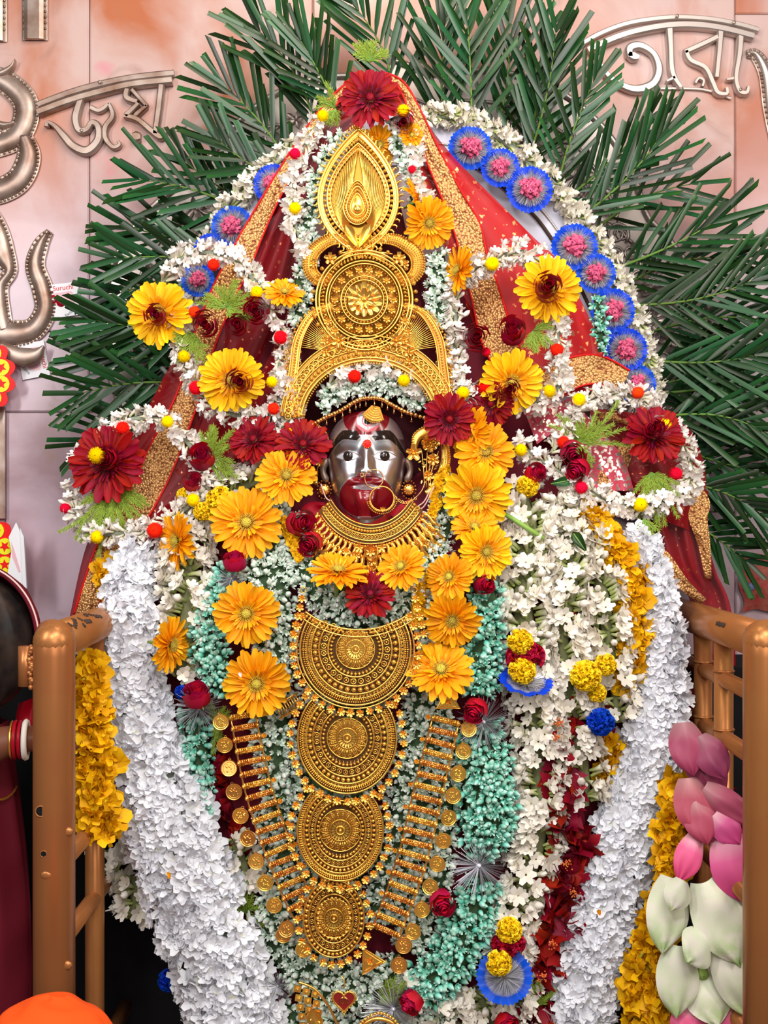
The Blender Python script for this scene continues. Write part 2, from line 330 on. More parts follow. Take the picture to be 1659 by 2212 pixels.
def tuberose(open_=1):
    n = 6
    m = grid(lambda a, b: ((.075+.10*b*b)*math.cos(2*PI*a)+.12*b*b, (.075+.10*b*b)*math.sin(2*PI*a), b*.62), n, 2, lambda a, b: b*.5, closed=True)
    if open_:
        for i in range(6):
            pt = petal(.44, .36, .2, -.10, 1, 2, .5); pt.g = [.55+.45*g for g in pt.g]
            m.put(pt, Matrix.Translation((.12, 0, .60)) @ Matrix.Rotation(PI*i/3, 4, 'Z') @ Matrix.Translation((0, .08, 0)) @ Matrix.Rotation((.45 if open_ == 1 else .95)+random.uniform(-.2, .2), 4, 'X'))
    else: m.put(grid(lambda a, b: (.19*math.cos(2*PI*a)*math.sin(PI*(.25+.74*b))+.12+.06*b, .19*math.sin(2*PI*a)*math.sin(PI*(.25+.74*b)), .58+.42*b), n, 3, lambda a, b: .5+b*.5, closed=True))
    return m
def bud(): return grid(lambda a, b: (.36*math.cos(2*PI*a)*math.sin(PI*(.06+.90*b**.8)), .36*math.sin(2*PI*a)*math.sin(PI*(.06+.90*b**.8)), b*1.05), 6, 4, closed=True)
def starlet(): return around(petal(.75, .42, .25, .1, 1, 2, .3), 5, .2, .75)
def allam(k):
    random.seed(40+k); m = grid(lambda a, b: ((.08+.18*b)*math.cos(2*PI*a), (.08+.18*b)*math.sin(2*PI*a), -.7+.75*b), 5, 2, lambda a, b: b*.3, closed=True)
    pt = petal(.95, .85, .12, -.18, 2, 3, .35, wave=1.6); pt.g = [.4+.6*g for g in pt.g]
    return m.put(around(pt, 5, .3, .35+.25*k))
def hibp(k):
    random.seed(60+k); return grid(lambda a, b: ((a-.5)*1.3*(.3+b), b*1.1-.3, .14*math.sin(a*9+k)*b+.10*math.sin(b*8+a*4)+.25*b*(a-.5)), 5, 3)
random.seed(3)
PHLOX = [phlox(k) for k in range(4)]; TUB = [tuberose(1), tuberose(2), tuberose(0), tuberose(1)]
BUDS = [bud()]; PALE = [starlet(), bud(), starlet()]; ALL = [allam(0), allam(1), allam(2)]; HIB = [hibp(0), hibp(1), hibp(2)]
_cache = {}
def tmesh(key, temps, mats):
    if key not in _cache: _cache[key] = [t.mesh(key, mats) for t in temps]
    return _cache[key]

def garland(label, path, temps, mats, part, size, n, core, lift=0, cat='garland', name='flower_garland', group=None, ao=1., at=.2, ar=.35, span=1.35, flat=.7, off=0., y=None, nparts=300, side=0, inner=.8, sizej=.2, key=None, pompons=(), wkeep=1, stem=None):
    mid = path[len(path)//2]
    yy = (lambda a, b: y) if y is not None else (lambda a, b: ysurf(a, b)-lift/1000)
    t = Thing(name, label, cat, mid[0], mid[1], yy(mid[0], mid[1]), group)
    ps = cr(path, 10); loc = [t.loc(a, b, yy(a, b)) for a, b, w in ps]; hw = [p[2] for p in ps]
    # core
    v = []; K = 8
    def frame(i):
        a = loc[max(0, i-1)]; b = loc[min(len(loc)-1, i+1)]; tg = (b-a).normalized(); sd = tg.cross(Vector((0, 0, 1))).normalized(); return tg, sd, sd.cross(tg)
    cm = M()
    for i in range(len(loc)):
        tg, sd, up = frame(i)
        for k in range(K):
            an = 2*PI*k/K; v.append(loc[i]+sd*math.cos(an)*hw[i]*inner*.8+up*math.sin(an)*hw[i]*inner*.8*flat)
    f = [(i*K+k, i*K+(k+1) % K, (i+1)*K+(k+1) % K, (i+1)*K+k) for i in range(len(loc)-1) for k in range(K)]
    f += [tuple(range(K)), tuple((len(loc)-1)*K+k for k in range(K))[::-1]]
    t.part('string_core', cm.add(v, f), core)
    seg = [(loc[i+1]-loc[i]).length*(hw[i]+hw[i+1]) for i in range(len(loc)-1)]; cum = np.cumsum(seg)/sum(seg)
    items = []
    for q in range(n):
        u = (q+random.random())/n; i = int(np.searchsorted(cum, u)); i = min(i, len(seg)-1); fr = random.random()
        tg, sd, up = frame(i); c = loc[i].lerp(loc[i+1], fr); w = hw[i]*(1-fr)+hw[i+1]*fr
        th = math.asin(random.uniform(-1, 1)*min(1, math.sin(min(span, PI/2)))) if span < PI/2 else random.uniform(-span, span)
        rad = sd*math.sin(th)+up*math.cos(th)*flat; nrm = (sd*math.sin(th)+up*math.cos(th)).normalized()
        pos = c+rad*w*inner*random.uniform(.88, 1.06)
        ax = nrm*ao+sd*side*(1 if th > 0 else -1)+tg*at+Vector((random.gauss(0, ar), random.gauss(0, ar), random.gauss(0, ar)))
        items.append((abs(th)+random.random()*.3, aim(pos, ax, size*random.uniform(1-sizej, 1+sizej)), random.randrange(len(temps))))
    items.sort(key=lambda e: e[0]); ms = tmesh(key or part, temps, mats)
    for e in items[:nparts]: t.part(part, ms[e[2]], mx=e[1])
    rest = items[nparts:]
    if rest: t.part(part+'_mass', many(part+'_mass', temps, mats, [(e[2], e[1]) for e in rest]), kind='stuff')
    for (a, b, c, r) in pompons:
        p = t.loc(a, b, yy(a, b)-.012-r*.0008); t.part('pompon', POM[0 if c == 'r' else 1], mx=Matrix.Translation(p) @ Matrix.Rotation(random.uniform(0, 3), 4, 'Z') @ Matrix.Scale(r, 4), label='fluffy %s pompon' % ('red' if c == 'r' else 'yellow'))
    return t
def fuzz():
    m = sphere(.9, 12, 8); random.seed(5)
    sp = M().add([(-.07, 0, .8), (.07, 0, .8), (0, .03, 1.06)], [(0, 1, 2)], .9)
    for i in range(170):
        z = 1-2*(i+.5)/170; a = i*2.39996; r = math.sqrt(1-z*z); m.put(sp, aim((0, 0, 0), (r*math.cos(a), r*math.sin(a), z), 1))
    return m
_f = fuzz(); POM = [_f.mesh('pompon', m_pomr), _f.mesh('pompon', m_pomy)]

# ================================================================ SETTING
def structure(name, m, mats, y0=0): o = link(bpy.data.objects.new(name, m.mesh(name, mats, False)), kind='structure'); return o
YW = .45
def wbox(x0, x1, y0, y1, z0, z1):
    v = [(x, y, z) for x in (x0, x1) for y in (y0, y1) for z in (z0, z1)]
    return M().add(v, [(0, 1, 3, 2), (4, 6, 7, 5), (0, 4, 5, 1), (2, 3, 7, 6), (0, 2, 6, 4), (1, 5, 7, 3)])
m_joint = mat('dark_joint', [(.12, .05, .045), (.12, .05, .045)], var=0, rough=.9)
m_floor = mat('floor_stone', [(.25, .20, .18), (.28, .22, .2)], var=0, noise=1, ncol=(.15, .1, .09), nscale=3)
structure('floor', wbox(-2.2, 2.2, -3.2, .6, -.05, 0), m_floor)
wall = structure('wall_back', wbox(-2.2, 2.2, YW+.012, YW+.15, 0, 3.4), m_joint)
def wx(px): return P(px, 0, YW).x
def wz(py): return P(0, py, YW).z
def panel(x0, x1, y0, y1):
    a, b, c, d = wx(x0), wx(x1), wz(y1), wz(y0); g = .0012; bv = .003
    m = wbox(a+g, b-g, YW+.002, YW+.03, c+g, d-g)
    m2 = M(); v = [(a+g, YW+.003, c+g), (b-g, YW+.003, c+g), (b-g, YW+.003, d-g), (a+g, YW+.003, d-g), (a+g+bv, YW, c+g+bv), (b-g-bv, YW, c+g+bv), (b-g-bv, YW, d-g-bv), (a+g+bv, YW, d-g-bv)]
    m.add(v, [(0, 1, 5, 4), (1, 2, 6, 5), (2, 3, 7, 6), (3, 0, 4, 7), (4, 5, 6, 7)])
    o = link(bpy.data.objects.new('marble_panel', m.mesh('marble_panel', m_marble, False)), wall)
for (x0, x1, rows) in ((-700, -290, (-400, 716, 1500, 2700)), (-290, 193, (-400, -60, 716, 890)), (193, 676, (-400, 716, 890)), (676, 1130, (-400, 300, 890)), (1130, 1588, (-400, 560, 1106)), (1588, 2070, (-400, 30, 1000, 1500, 2700)), (2070, 2500, (-400, 900, 2700)),
                       (-290, 11, (890, 1600, 2700)), (11, 494, (890, 1800, 2700)), (494, 1000, (890, 1600, 2700)), (1000, 1130, (890, 2700)), (1130, 1588, (1106, 1900, 2700))):
    for a, b in zip(rows, rows[1:]): panel(x0, x1, a, b)
# dark pedestal the idol is seated on
ped = Thing('stone_pedestal', 'black cloth-covered pedestal block behind the lower garlands and railings', 'pedestal', 830, 2300, .28)
pm = M(); x0, x1, zt = -1150, 1120, 868
pm.put(box(x0, x1, -520, zt, -30, 180)); pm.put(box(x0-8, x1+8, zt-10, zt+14, -38, 188))
pd = ped.part('block', pm, m_black, smooth=False)

# ================================================================ LETTERS ON THE WALL
def letter(name, label, strokes, ref, t=16, beads=False, screws=(), y=YW-.004, material=None, z0=0, cat='letter'):
    th = Thing(name, label, cat, ref[0], ref[1], y)
    for st in strokes:
        pts = px_rel(th, st['p']); w = st.get('w', 14)
        pts = [(*p[:2], p[2] if len(p) > 2 else w) for p in pts]
        m = ribbon(pts, st.get('t', t), .2, st.get('z', z0), 0 if st.get('straight') else 6, st.get('round', False))
        th.part('stroke', m, material or m_silver, smooth=st.get('round', False))
        if st.get('beads'):
            ps = cr(pts, 8) if not st.get('straight') else [tuple(a+(b-a)*k/12 for a, b in zip(pts[i], pts[i+1])) for i in range(len(pts)-1) for k in range(12)]
            xf = []; last = None; acc = [0, 0]
            for sgn in (-1, 1):
                last = None
                for i in range(1, len(ps)-1):
                    dx, dy = ps[i+1][0]-ps[i-1][0], ps[i+1][1]-ps[i-1][1]; l = math.hypot(dx, dy) or 1
                    q = (ps[i][0]-dy/l*sgn*(ps[i][2]/2+2), ps[i][1]+dx/l*sgn*(ps[i][2]/2+2))
                    if last is None or math.hypot(q[0]-last[0], q[1]-last[1]) > 6.6: xf.append((0, T(q[0], q[1], 4, 3.2))); last = q
            th.part('bead_edge', many('bead_edge', [sphere(1, 6, 4)], m_silver, xf), kind='stuff')
            rim = [(x, y_, w_+13) for x, y_, w_ in pts]
            th.part('edge_strip', ribbon(rim, 3, .05, 0, 0 if st.get('straight') else 6), m_silver, smooth=False)
    for (x, y_) in screws:
        th.part('screw', sphere(1, 10, 5, sz=.5), m_silver, mx=T(x-th.px, th.py-y_, t+1, 4))
    return th
c1 = lambda L: [(a/4.1475, b/4.1475, *(r)) for a, b, *r in L]
c3 = lambda L: [(a/3.9594+1240, b/3.9594+20, *(r)) for a, b, *r in L]
letter('raised_letter', 'brass-silver Bengali letters on an arched bar, left wall, reading joy', [
    dict(p=c1([(345, 950), (620, 845), (900, 765), (1200, 705), (1565, 665)]), w=15, t=10),
    dict(p=c1([(350, 1025), (620, 925), (900, 845), (1200, 775), (1550, 738)]), w=17, t=18),
    dict(p=c1([(745, 890, 14), (705, 1000, 18), (690, 1090, 18), (720, 1180, 16), (790, 1175, 14), (835, 1115, 14), (890, 1150, 16), (890, 1270, 19), (790, 1365, 20), (670, 1325, 19), (590, 1240, 17), (510, 1150, 12), (445, 1112, 9), (432, 1150, 12)])),
    dict(p=c1([(820, 975, 12), (890, 1005, 11), (950, 975, 11), (985, 930, 6)]), t=13),
    dict(p=c1([(985, 940, 8), (1018, 1050, 13), (955, 1150, 14), (955, 1250, 13), (1020, 1330, 11), (1080, 1310, 9), (1065, 1275, 6)]), t=13),
    dict(p=c1([(1150, 815, 14), (1145, 890, 15), (1240, 930, 12)])), dict(p=c1([(1190, 820, 10), (1325, 968, 10)]), straight=True),
    dict(p=c1([(1325, 965, 8), (1235, 1040, 12), (1225, 1060, 12)])), dict(p=c1([(1250, 945, 10), (1135, 1055, 14)]), straight=True),
    dict(p=c1([(1125, 1055, 10), (1240, 1085, 13), (1370, 1190, 14), (1450, 1240, 15), (1500, 1180, 9)])),
    dict(p=c1([(1455, 780, 15), (1430, 1000, 15), (1400, 1215, 14)])),
    dict(p=c1([(1195, 1240, 16), (1230, 1240, 24), (1270, 1240, 16)]), n=1)], (230, 240), screws=[(219, 183), (180, 287)])
letter('raised_letter', 'polished silver Bengali letters on an arched bar, right wall, reading tara', [
    dict(p=c3([(50, 315), (200, 228), (400, 148), (600, 105), (870, 80), (1150, 95), (1400, 140), (1570, 188)]), w=12, t=10),
    dict(p=c3([(110, 372), (300, 282), (500, 215), (760, 165), (1000, 155), (1250, 185), (1520, 252)]), w=17, t=18),
    dict(p=c3([(470, 425, 16), (470, 350, 20), (560, 330, 17), (670, 400, 15), (715, 530, 18), (670, 650, 20), (550, 700, 20), (430, 680, 16), (300, 600, 14), (200, 470, 12)])),
    dict(p=c3([(455, 400, 14), (500, 420, 22), (545, 430, 12)])),
    dict(p=c3([(805, 170, 17), (815, 350, 14), (830, 560, 14), (900, 685, 10)])), dict(p=c3([(780, 635, 5), (850, 600, 10)]), straight=True),
    dict(p=c3([(1215, 255, 13), (1080, 320, 13), (935, 385, 13)])), dict(p=c3([(945, 375, 12), (985, 455, 13), (1110, 520, 13), (1175, 650, 13), (1215, 730, 12), (1290, 740, 10), (1290, 690, 9)])),
    dict(p=c3([(1240, 170, 16), (1235, 300, 14), (1205, 600, 12)])),
    dict(p=c3([(1030, 640, 7), (1060, 600, 7), (1100, 620, 7), (1090, 670, 7)]), t=10),
    dict(p=c3([(1415, 200, 16), (1400, 400, 14), (1370, 600, 12), (1400, 715, 12), (1460, 730, 11), (1475, 680, 8)])), dict(p=c3([(1290, 620, 5), (1350, 610, 9)]), straight=True),
    dict(p=c3([(740, 680, 6), (1100, 690, 6), (1340, 768, 6)]), t=4)], (1450, 120), screws=[(1459, 41), (1581, 55), (1595, 199)], material=m_silverb)
letter('raised_letter', 'large beaded silver letter with two square legs cut by the top left corner', [
    dict(p=[(-8, -60), (-8, 91)], w=34, straight=True, beads=True), dict(p=[(76, -60), (76, 88)], w=42, straight=True, beads=True),
    dict(p=[(-30, -20), (100, -20)], w=26, straight=True)], (40, 20), t=14, cat='letter')
letter('raised_letter', 'large rounded silver letter with beaded rims cut by the left edge', [
    dict(p=[(-60, 170, 30), (0, 172, 40), (48, 210, 44), (56, 255, 44), (30, 300, 42), (-40, 322, 40)], beads=True, round=True),
    dict(p=[(52, 296, 26), (62, 340, 40), (40, 390, 44), (-10, 415, 44), (-60, 415, 44)], beads=True, round=True),
    dict(p=[(-20, 165, 8), (5, 163, 18), (28, 150, 12), (37, 134, 2)], round=True, z=6), dict(p=[(-20, 262, 14), (10, 272, 16), (34, 268, 6)], round=True)], (10, 290), t=14)
letter('wall_trident', 'large beaded silver trident prongs below the rounded letter at left', [
    dict(p=[(108, 500, 4), (88, 530, 22), (76, 575, 30), (92, 625, 34), (98, 670, 36), (72, 712, 40), (20, 722, 50), (-60, 715, 50)], beads=True, round=True),
    dict(p=[(-60, 430, 30), (-20, 480, 44), (0, 540, 50), (22, 585, 20), (2, 620, 22), (0, 680, 36), (10, 715, 30)], beads=True, round=True)], (40, 620), t=14, screws=[(104, 505)], cat='ornament')
letter('metal_leaf', 'dull veined metal leaf under the trident at left', [dict(p=[(0, 745, 20), (40, 770, 40), (75, 768, 34), (96, 748, 6)], round=True)], (60, 765), t=10, y=YW-.03, cat='ornament')
letter('wall_trident', 'silver beaded prong cut by the right edge beside the tara letters', [
    dict(p=[(1612, 118, 4), (1632, 120, 14), (1655, 160, 22), (1670, 240, 30), (1690, 330, 30)], beads=True, round=True)], (1640, 150), t=12, screws=[(1615, 121)], material=m_silverb, cat='ornament')

# ---- packets and printed decorations on the left wall
def text(th, s, size, x, y, rz, material, z=2.2, parent=None):
    c = bpy.data.curves.new('lettering', 'FONT'); c.body = s; c.size = size; c.extrude = .2; c.materials.append(material)
    c.align_x = 'CENTER'; tmp = bpy.data.objects.new('tmp', c); me = bpy.data.meshes.new_from_object(tmp); me.name = 'lettering'; bpy.data.objects.remove(tmp)
    me.attributes.new('g', 'FLOAT', 'POINT'); o = bpy.data.objects.new('lettering', me); link(o, parent or th.o); o.matrix_basis = T(x, y, z, 1, rz)
def packet(label, px, py, rz, w, h, dots):
    t = Thing('bindi_packet', label, 'packet', px, py, YW-.006, rz=rz)
    t.part('card', box(-w/2, w/2, -h/2, h/2, 0, 1.5), m_card, smooth=False)
    t.part('window', prism([(-w*.36, -h*.14), (w*.22, -h*.22), (w*.30, -h*.10), (w*.30, h*.18), (w*.24, h*.24), (-w*.36, h*.24)], 1.5, 2), m_cardp, smooth=False)
    for (x, y, r) in dots:
        d = t.part('bindi', prism([(r*math.cos(a*PI/12), r*math.sin(a*PI/12)) for a in range(24)], 0, 1.5), m_bindi, mx=T(x, y, 2)); 
        t.part('dot', sphere(1, 10, 5, sz=.4), m_card, mx=T(x, y, 3.6, r*.28))
    text(t, 'Suruchi', 15, 0, h*.30, 0, m_redp, 2.0)
    text(t, 'Exclusive', 9, w*.20, -h*.40, .55, m_ink, 2.0)
packet('white bindi packet with red lettering on the wall, upper of two', 140, 648, .12, 66, 72, [(-8, -4, 10), (-24, 4, 9)])
packet('white bindi packet with red lettering turned sideways under the metal leaf', 72, 778, -1.38, 76, 60, [(-4, -8, 11)])
def scallop(r, n, d, steps=6, a0=0):
    return [((r+d*abs(math.sin(n*a/2+a0)))*math.cos(a), (r+d*abs(math.sin(n*a/2+a0)))*math.sin(a)) for a in [2*PI*i/(n*steps) for i in range(n*steps)]]
def maple(s): return [(s*(1 if i % 2 else .45)*math.cos(PI*i/5), s*(1 if i % 2 else .45)*math.sin(PI*i/5)) for i in range(10)]
for (lab, cx, cy, R_, y) in (('red and yellow scalloped paper hanging at left edge beside the trident', -62, 812, 84, .40), ('red and yellow scalloped paper hanging at left edge above the dark head', -62, 1200, 92, .36)):
    t = Thing('paper_decoration', lab, 'decoration', cx, cy, y)
    t.part('backing', prism(scallop(R_, 14, 14), 0, 2), m_redp, smooth=False)
    for i in range(12):
        a = 2*PI*(i+.5)/12; x, yy = (R_-16)*math.cos(a), (R_-16)*math.sin(a)
        e = t.part('medallion', prism([(18*math.cos(k*PI/8), 18*math.sin(k*PI/8)) for k in range(16)], 0, 2), m_yelp, mx=T(x, yy, 2), smooth=False)
        t.part('printed_flower', prism(maple(12), 0, 1), m_redp, mx=T(0, 0, 2, 1, a), parent=e, smooth=False)
        if i % 2 == 0: t.part('green_leaf', prism(maple(6), 0, 1.5), m_grnp, mx=T(x*.7, yy*.7, 2.2), smooth=False)
t = Thing('folded_paper', 'white pink-stained folded paper sticking up beside the dark head', 'paper', 40, 1200, .34)
t.part('sheet', prism([(-26, -60), (14, -72), (6, 48), (-4, 72), (-20, 40), (-14, 10)], 0, 4), m_card, smooth=False)
t.part('crease', prism([(-14, 30), (-6, 6), (6, -34), (2, -36), (-12, -2)], 4, 5.2), m_cardp, smooth=False)
t.part('fold', prism([(6, 60), (14, 40), (20, -70), (12, -72)], 2, 9), m_card, smooth=False)
t = Thing('metal_strip', 'grey metal strip standing at the left edge of the wall', 'strip', 2, 1010, YW-.008)
t.part('strip', box(-20, 9, -110, 130, 0, 5), m_silver, smooth=False)
t.part('strip_rim', box(6, 11, -110, 130, 0, 8), m_silver, smooth=False)
t = Thing('wall_relief', 'red and orange plastered relief patch on the wall at right edge', 'relief', 1645, 1255, YW-.01)
random.seed(8)
t.part('plaster', grid(lambda a, b: (-44+80*a+6*math.sin(b*9), -60+120*b-20*abs(a-.4), 12*math.sin(PI*min(1, max(0, a)))*math.sin(PI*b)+random.uniform(0, 5)), 16, 22), mat('red_plaster', [(.30, .03, .03), (.40, .05, .05)], var=0, noise=1.5, ncol=(.35, .12, .08), nscale=.06, bump=.6, bscale=.2))
t.part('face_spot', sphere(9, 10, 6, sz=.5), mat('blue_paint', [(.12, .12, .3), (.15, .15, .35)], var=0), mx=T(-28, -12, 14))

# ---- silver halo behind the fronds
HC = (850, 810)
t = Thing('silver_halo', 'embossed silver halo plate with scalloped rim behind the palm fronds', 'halo', HC[0], HC[1], .40)
def halo_r(a):
    r = 640+58*abs(math.sin(3.5*(a+.35))); return r*(1 if math.cos(a) > 0 else .93)
ang = [(-.5+ (PI+1.0)*i/140) for i in range(141)]
out = [(halo_r(a)*math.cos(a), halo_r(a)*math.sin(a)*1.02) for a in ang]; inn = [(430*math.cos(a), 480*math.sin(a)) for a in ang]
m = M(); m.add([(x, y, 0) for x, y in out]+[(x, y, 10) for x, y in inn], [(i, i+1, 142+i, 141+i) for i in range(140)]); t.part('plate', m, m_silverb)
t.part('rim', tube([(x, y, 4) for x, y in out], 7, 8), m_silverb); t.part('inner_rim', tube([(x*.90, y*.90, 5) for x, y in out], 4, 6), m_silverb)
random.seed(21); xf = []
def spiral(n=22, turns=1.7): return tube([((1-i/n*.85)*math.cos(i/n*turns*2*PI), (1-i/n*.85)*math.sin(i/n*turns*2*PI), .05) for i in range(n+1)], [.16*(1-i/n*.6) for i in range(n+1)], 5)
leafy = around(petal(1, .5, .3, .15, 2, 3, .2), 5, .1, .2)
for i in range(230):
    a = random.uniform(-.45, PI+.45); f = random.uniform(.72, .93) if i % 3 else random.uniform(.62, .9); r = halo_r(a)*f
    xf.append((i % 2, T(r*math.cos(a), r*math.sin(a), 7, random.uniform(14, 30), random.uniform(0, 6))))
t.part('scrollwork', many('scrollwork', [spiral(), leafy], m_silverb, xf), kind='stuff')
for k in range(9):
    a = -.25+k*(PI+.5)/8; r = halo_r(a)*.82
    b = t.part('flower_boss', around(petal(1, .62, .3, .1, 2, 3, .6), 8, .02, .25).mesh('flower_boss', m_silverb), mx=T(r*math.cos(a), r*math.sin(a), 9, 32)); t.part('boss_centre', sphere(.4, 12, 6, sz=.5), m_silverb, mx=T(0, 0, .1), parent=b)

# ================================================================ PALM FRONDS
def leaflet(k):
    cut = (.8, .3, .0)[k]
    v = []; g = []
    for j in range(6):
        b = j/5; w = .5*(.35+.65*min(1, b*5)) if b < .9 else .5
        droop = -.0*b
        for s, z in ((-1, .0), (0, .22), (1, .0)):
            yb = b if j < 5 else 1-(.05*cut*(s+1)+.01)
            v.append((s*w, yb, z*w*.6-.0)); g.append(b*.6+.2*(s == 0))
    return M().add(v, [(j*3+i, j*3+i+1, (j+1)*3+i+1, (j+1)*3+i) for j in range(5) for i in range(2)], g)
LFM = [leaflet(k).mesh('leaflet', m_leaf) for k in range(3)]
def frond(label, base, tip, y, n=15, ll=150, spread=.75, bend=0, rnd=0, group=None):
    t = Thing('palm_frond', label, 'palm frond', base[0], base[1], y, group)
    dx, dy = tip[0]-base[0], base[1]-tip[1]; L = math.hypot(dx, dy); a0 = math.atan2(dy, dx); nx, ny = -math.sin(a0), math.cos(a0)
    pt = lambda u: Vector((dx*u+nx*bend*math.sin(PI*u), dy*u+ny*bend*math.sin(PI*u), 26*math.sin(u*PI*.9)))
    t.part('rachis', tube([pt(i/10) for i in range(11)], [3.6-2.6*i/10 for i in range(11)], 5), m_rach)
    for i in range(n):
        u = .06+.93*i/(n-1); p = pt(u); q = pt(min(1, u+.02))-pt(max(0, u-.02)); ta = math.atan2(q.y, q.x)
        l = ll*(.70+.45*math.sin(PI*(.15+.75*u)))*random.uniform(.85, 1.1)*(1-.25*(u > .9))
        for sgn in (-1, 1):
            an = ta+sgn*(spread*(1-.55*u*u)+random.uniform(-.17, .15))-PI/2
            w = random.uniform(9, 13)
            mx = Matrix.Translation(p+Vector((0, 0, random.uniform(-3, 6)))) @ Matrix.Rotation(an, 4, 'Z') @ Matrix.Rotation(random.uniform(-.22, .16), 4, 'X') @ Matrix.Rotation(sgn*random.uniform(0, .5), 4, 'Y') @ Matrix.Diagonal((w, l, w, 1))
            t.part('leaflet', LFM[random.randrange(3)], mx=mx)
random.seed(31)
FR = [ # base, tip, y, n, leaflet length, bend, words
 ((960, 300), (965, 20), .24, 17, 150, 10, 'upright palm frond at the top centre above the veil'),
 ((860, 250), (760, 10), .26, 14, 150, -20, 'palm frond leaning left at the top centre'),
 ((1060, 330), (1090, 0), .27, 16, 150, -20, 'palm frond leaning right of the top centre frond'),
 ((1020, 300), (1010, 60), .17, 12, 130, 0, 'short front palm frond right of the veil apex'),
 ((690, 300), (560, 70), .22, 15, 150, -20, 'palm frond with pale tips upper left, below the wall top'),
 ((740, 260), (650, 90), .18, 13, 120, 0, 'palm frond just left of the veil apex'),
 ((640, 380), (480, 185), .24, 16, 125, -10, 'palm frond pointing up left over the wall letters end'),
 ((620, 400), (465, 300), .18, 13, 105, 10, 'palm frond whose tips touch the joy letters'),
 ((600, 450), (400, 350), .26, 10, 110, 20, 'palm frond left of the white flower arch, upper'),
 ((560, 470), (300, 390), .21, 14, 120, -10, 'palm frond reaching left towards the rounded silver letter'),
 ((520, 520), (270, 490), .25, 14, 130, 15, 'palm frond level with the left blue rosettes'),
 ((480, 560), (250, 560), .19, 14, 110, 0, 'horizontal palm frond above the bindi packet'),
 ((470, 620), (240, 640), .25, 13, 110, -10, 'palm frond whose tips cross the upper bindi packet'),
 ((450, 700), (190, 690), .19, 14, 120, 15, 'palm frond left of the yellow gerbera with rose heart'),
 ((430, 760), (180, 770), .24, 14, 120, 10, 'palm frond left of the red veil, middle height'),
 ((420, 830), (180, 850), .19, 13, 120, -10, 'palm frond left of the red veil, lower'),
 ((400, 900), (180, 960), .25, 12, 110, -10, 'lowest palm frond at the left, above the dark red gerbera'),
 ((1130, 380), (1200, 70), .22, 16, 130, -10, 'palm frond pointing up at the tara letters beginning'),
 ((1150, 330), (1180, 150), .27, 14, 130, 10, 'rear palm frond between top centre and tara letters'),
 ((1200, 420), (1290, 160), .18, 15, 105, 10, 'palm frond crossing the bar of the tara letters'),
 ((1210, 440), (1400, 262), .25, 13, 110, -10, 'palm frond reaching under the tara letters'),
 ((1240, 480), (1430, 290), .19, 13, 140, -15, 'dark narrow palm frond right of the first blue rosettes'),
 ((1280, 500), (1490, 400), .26, 9, 130, 15, 'palm frond in front of the silver flower boss at right'),
 ((1330, 580), (1560, 470), .20, 10, 140, -10, 'palm frond ending at the right marble joint'),
 ((1340, 620), (1590, 560), .25, 15, 140, 20, 'palm frond reaching the right wall at rosette height'),
 ((1360, 660), (1640, 600), .19, 17, 150, -20, 'long palm frond running to the right edge, upper'),
 ((1400, 720), (1670, 700), .26, 15, 150, 20, 'palm frond running to the right edge at mid height'),
 ((1410, 780), (1660, 760), .18, 16, 150, -15, 'front palm frond touching the white arch flowers at right'),
 ((1430, 850), (1680, 860), .25, 15, 150, 10, 'palm frond level with the right gold veil border'),
 ((1430, 900), (1660, 940), .19, 15, 140, 20, 'palm frond right of the dark red right gerbera'),
 ((1450, 960), (1650, 1020), .26, 13, 130, -10, 'palm frond behind the right veil tail, upper'),
 ((1470, 1040), (1640, 1110), .19, 12, 120, 10, 'palm frond behind the right veil tail, middle'),
 ((1480, 1120), (1610, 1210), .24, 11, 100, 0, 'lowest palm frond at the right above the railing'),
 ((1350, 850), (1560, 800), .29, 14, 150, 0, 'rear palm frond behind the lowest right rosette'),
 ((470, 760), (280, 720), .28, 12, 120, 0, 'rear palm frond behind the left veil edge'),
 ((1380, 980), (1560, 930), .28, 12, 120, 0, 'rear palm frond behind the right jasmine loop')]
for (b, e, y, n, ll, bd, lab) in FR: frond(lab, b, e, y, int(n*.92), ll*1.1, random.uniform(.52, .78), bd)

# ================================================================ WHITE ARCH BOARD, ITS FLOWER EDGE
AC = [(395, 860), (398, 700), (430, 560), (490, 445), (560, 375), (640, 315), (720, 270), (820, 243), (920, 243), (1010, 255), (1090, 300), (1160, 360), (1230, 430), (1290, 520), (1340, 610), (1385, 710), (1405, 800), (1415, 870)]
t = Thing('arch_board', 'pale arched board behind the idol carrying the blue rosettes', 'board', 880, 650, .13)
def sweep(path, w_in, z0, z1, cen):
    ps = cr([(x, y) for x, y in path], 6); o_ = px_rel(t, ps); i_ = []
    for x, y in o_:
        l = math.hypot(x, y); i_.append((x*(1-w_in/l), y*(1-w_in/l)))
    n = len(o_); v = [(x, y, z) for z in (z0, z1) for x, y in o_]+[(x, y, z) for z in (z0, z1) for x, y in i_]
    f = []
    for k in range(n-1): f += [(n+k, n+k+1, 3*n+k+1, 3*n+k), (k, k+1, n+k+1, n+k), (2*n+k, 2*n+k+1, k+1, k), (3*n+k, 3*n+k+1, 2*n+k+1, 2*n+k)]
    return M().add(v, f)
t.part('board', sweep(AC, 120, 0, 12, None), m_board, smooth=False)
t.part('inner_edging', tube([Vector((p[0]*.80, p[1]*.78, 15)) for p in px_rel(t, cr(AC, 4))], 4, 6), m_dark)
t.part('silver_line', tube([Vector((p[0]*.85, p[1]*.83, 14)) for p in px_rel(t, cr(AC, 4))], 2.5, 6), m_silverb)
random.seed(41)
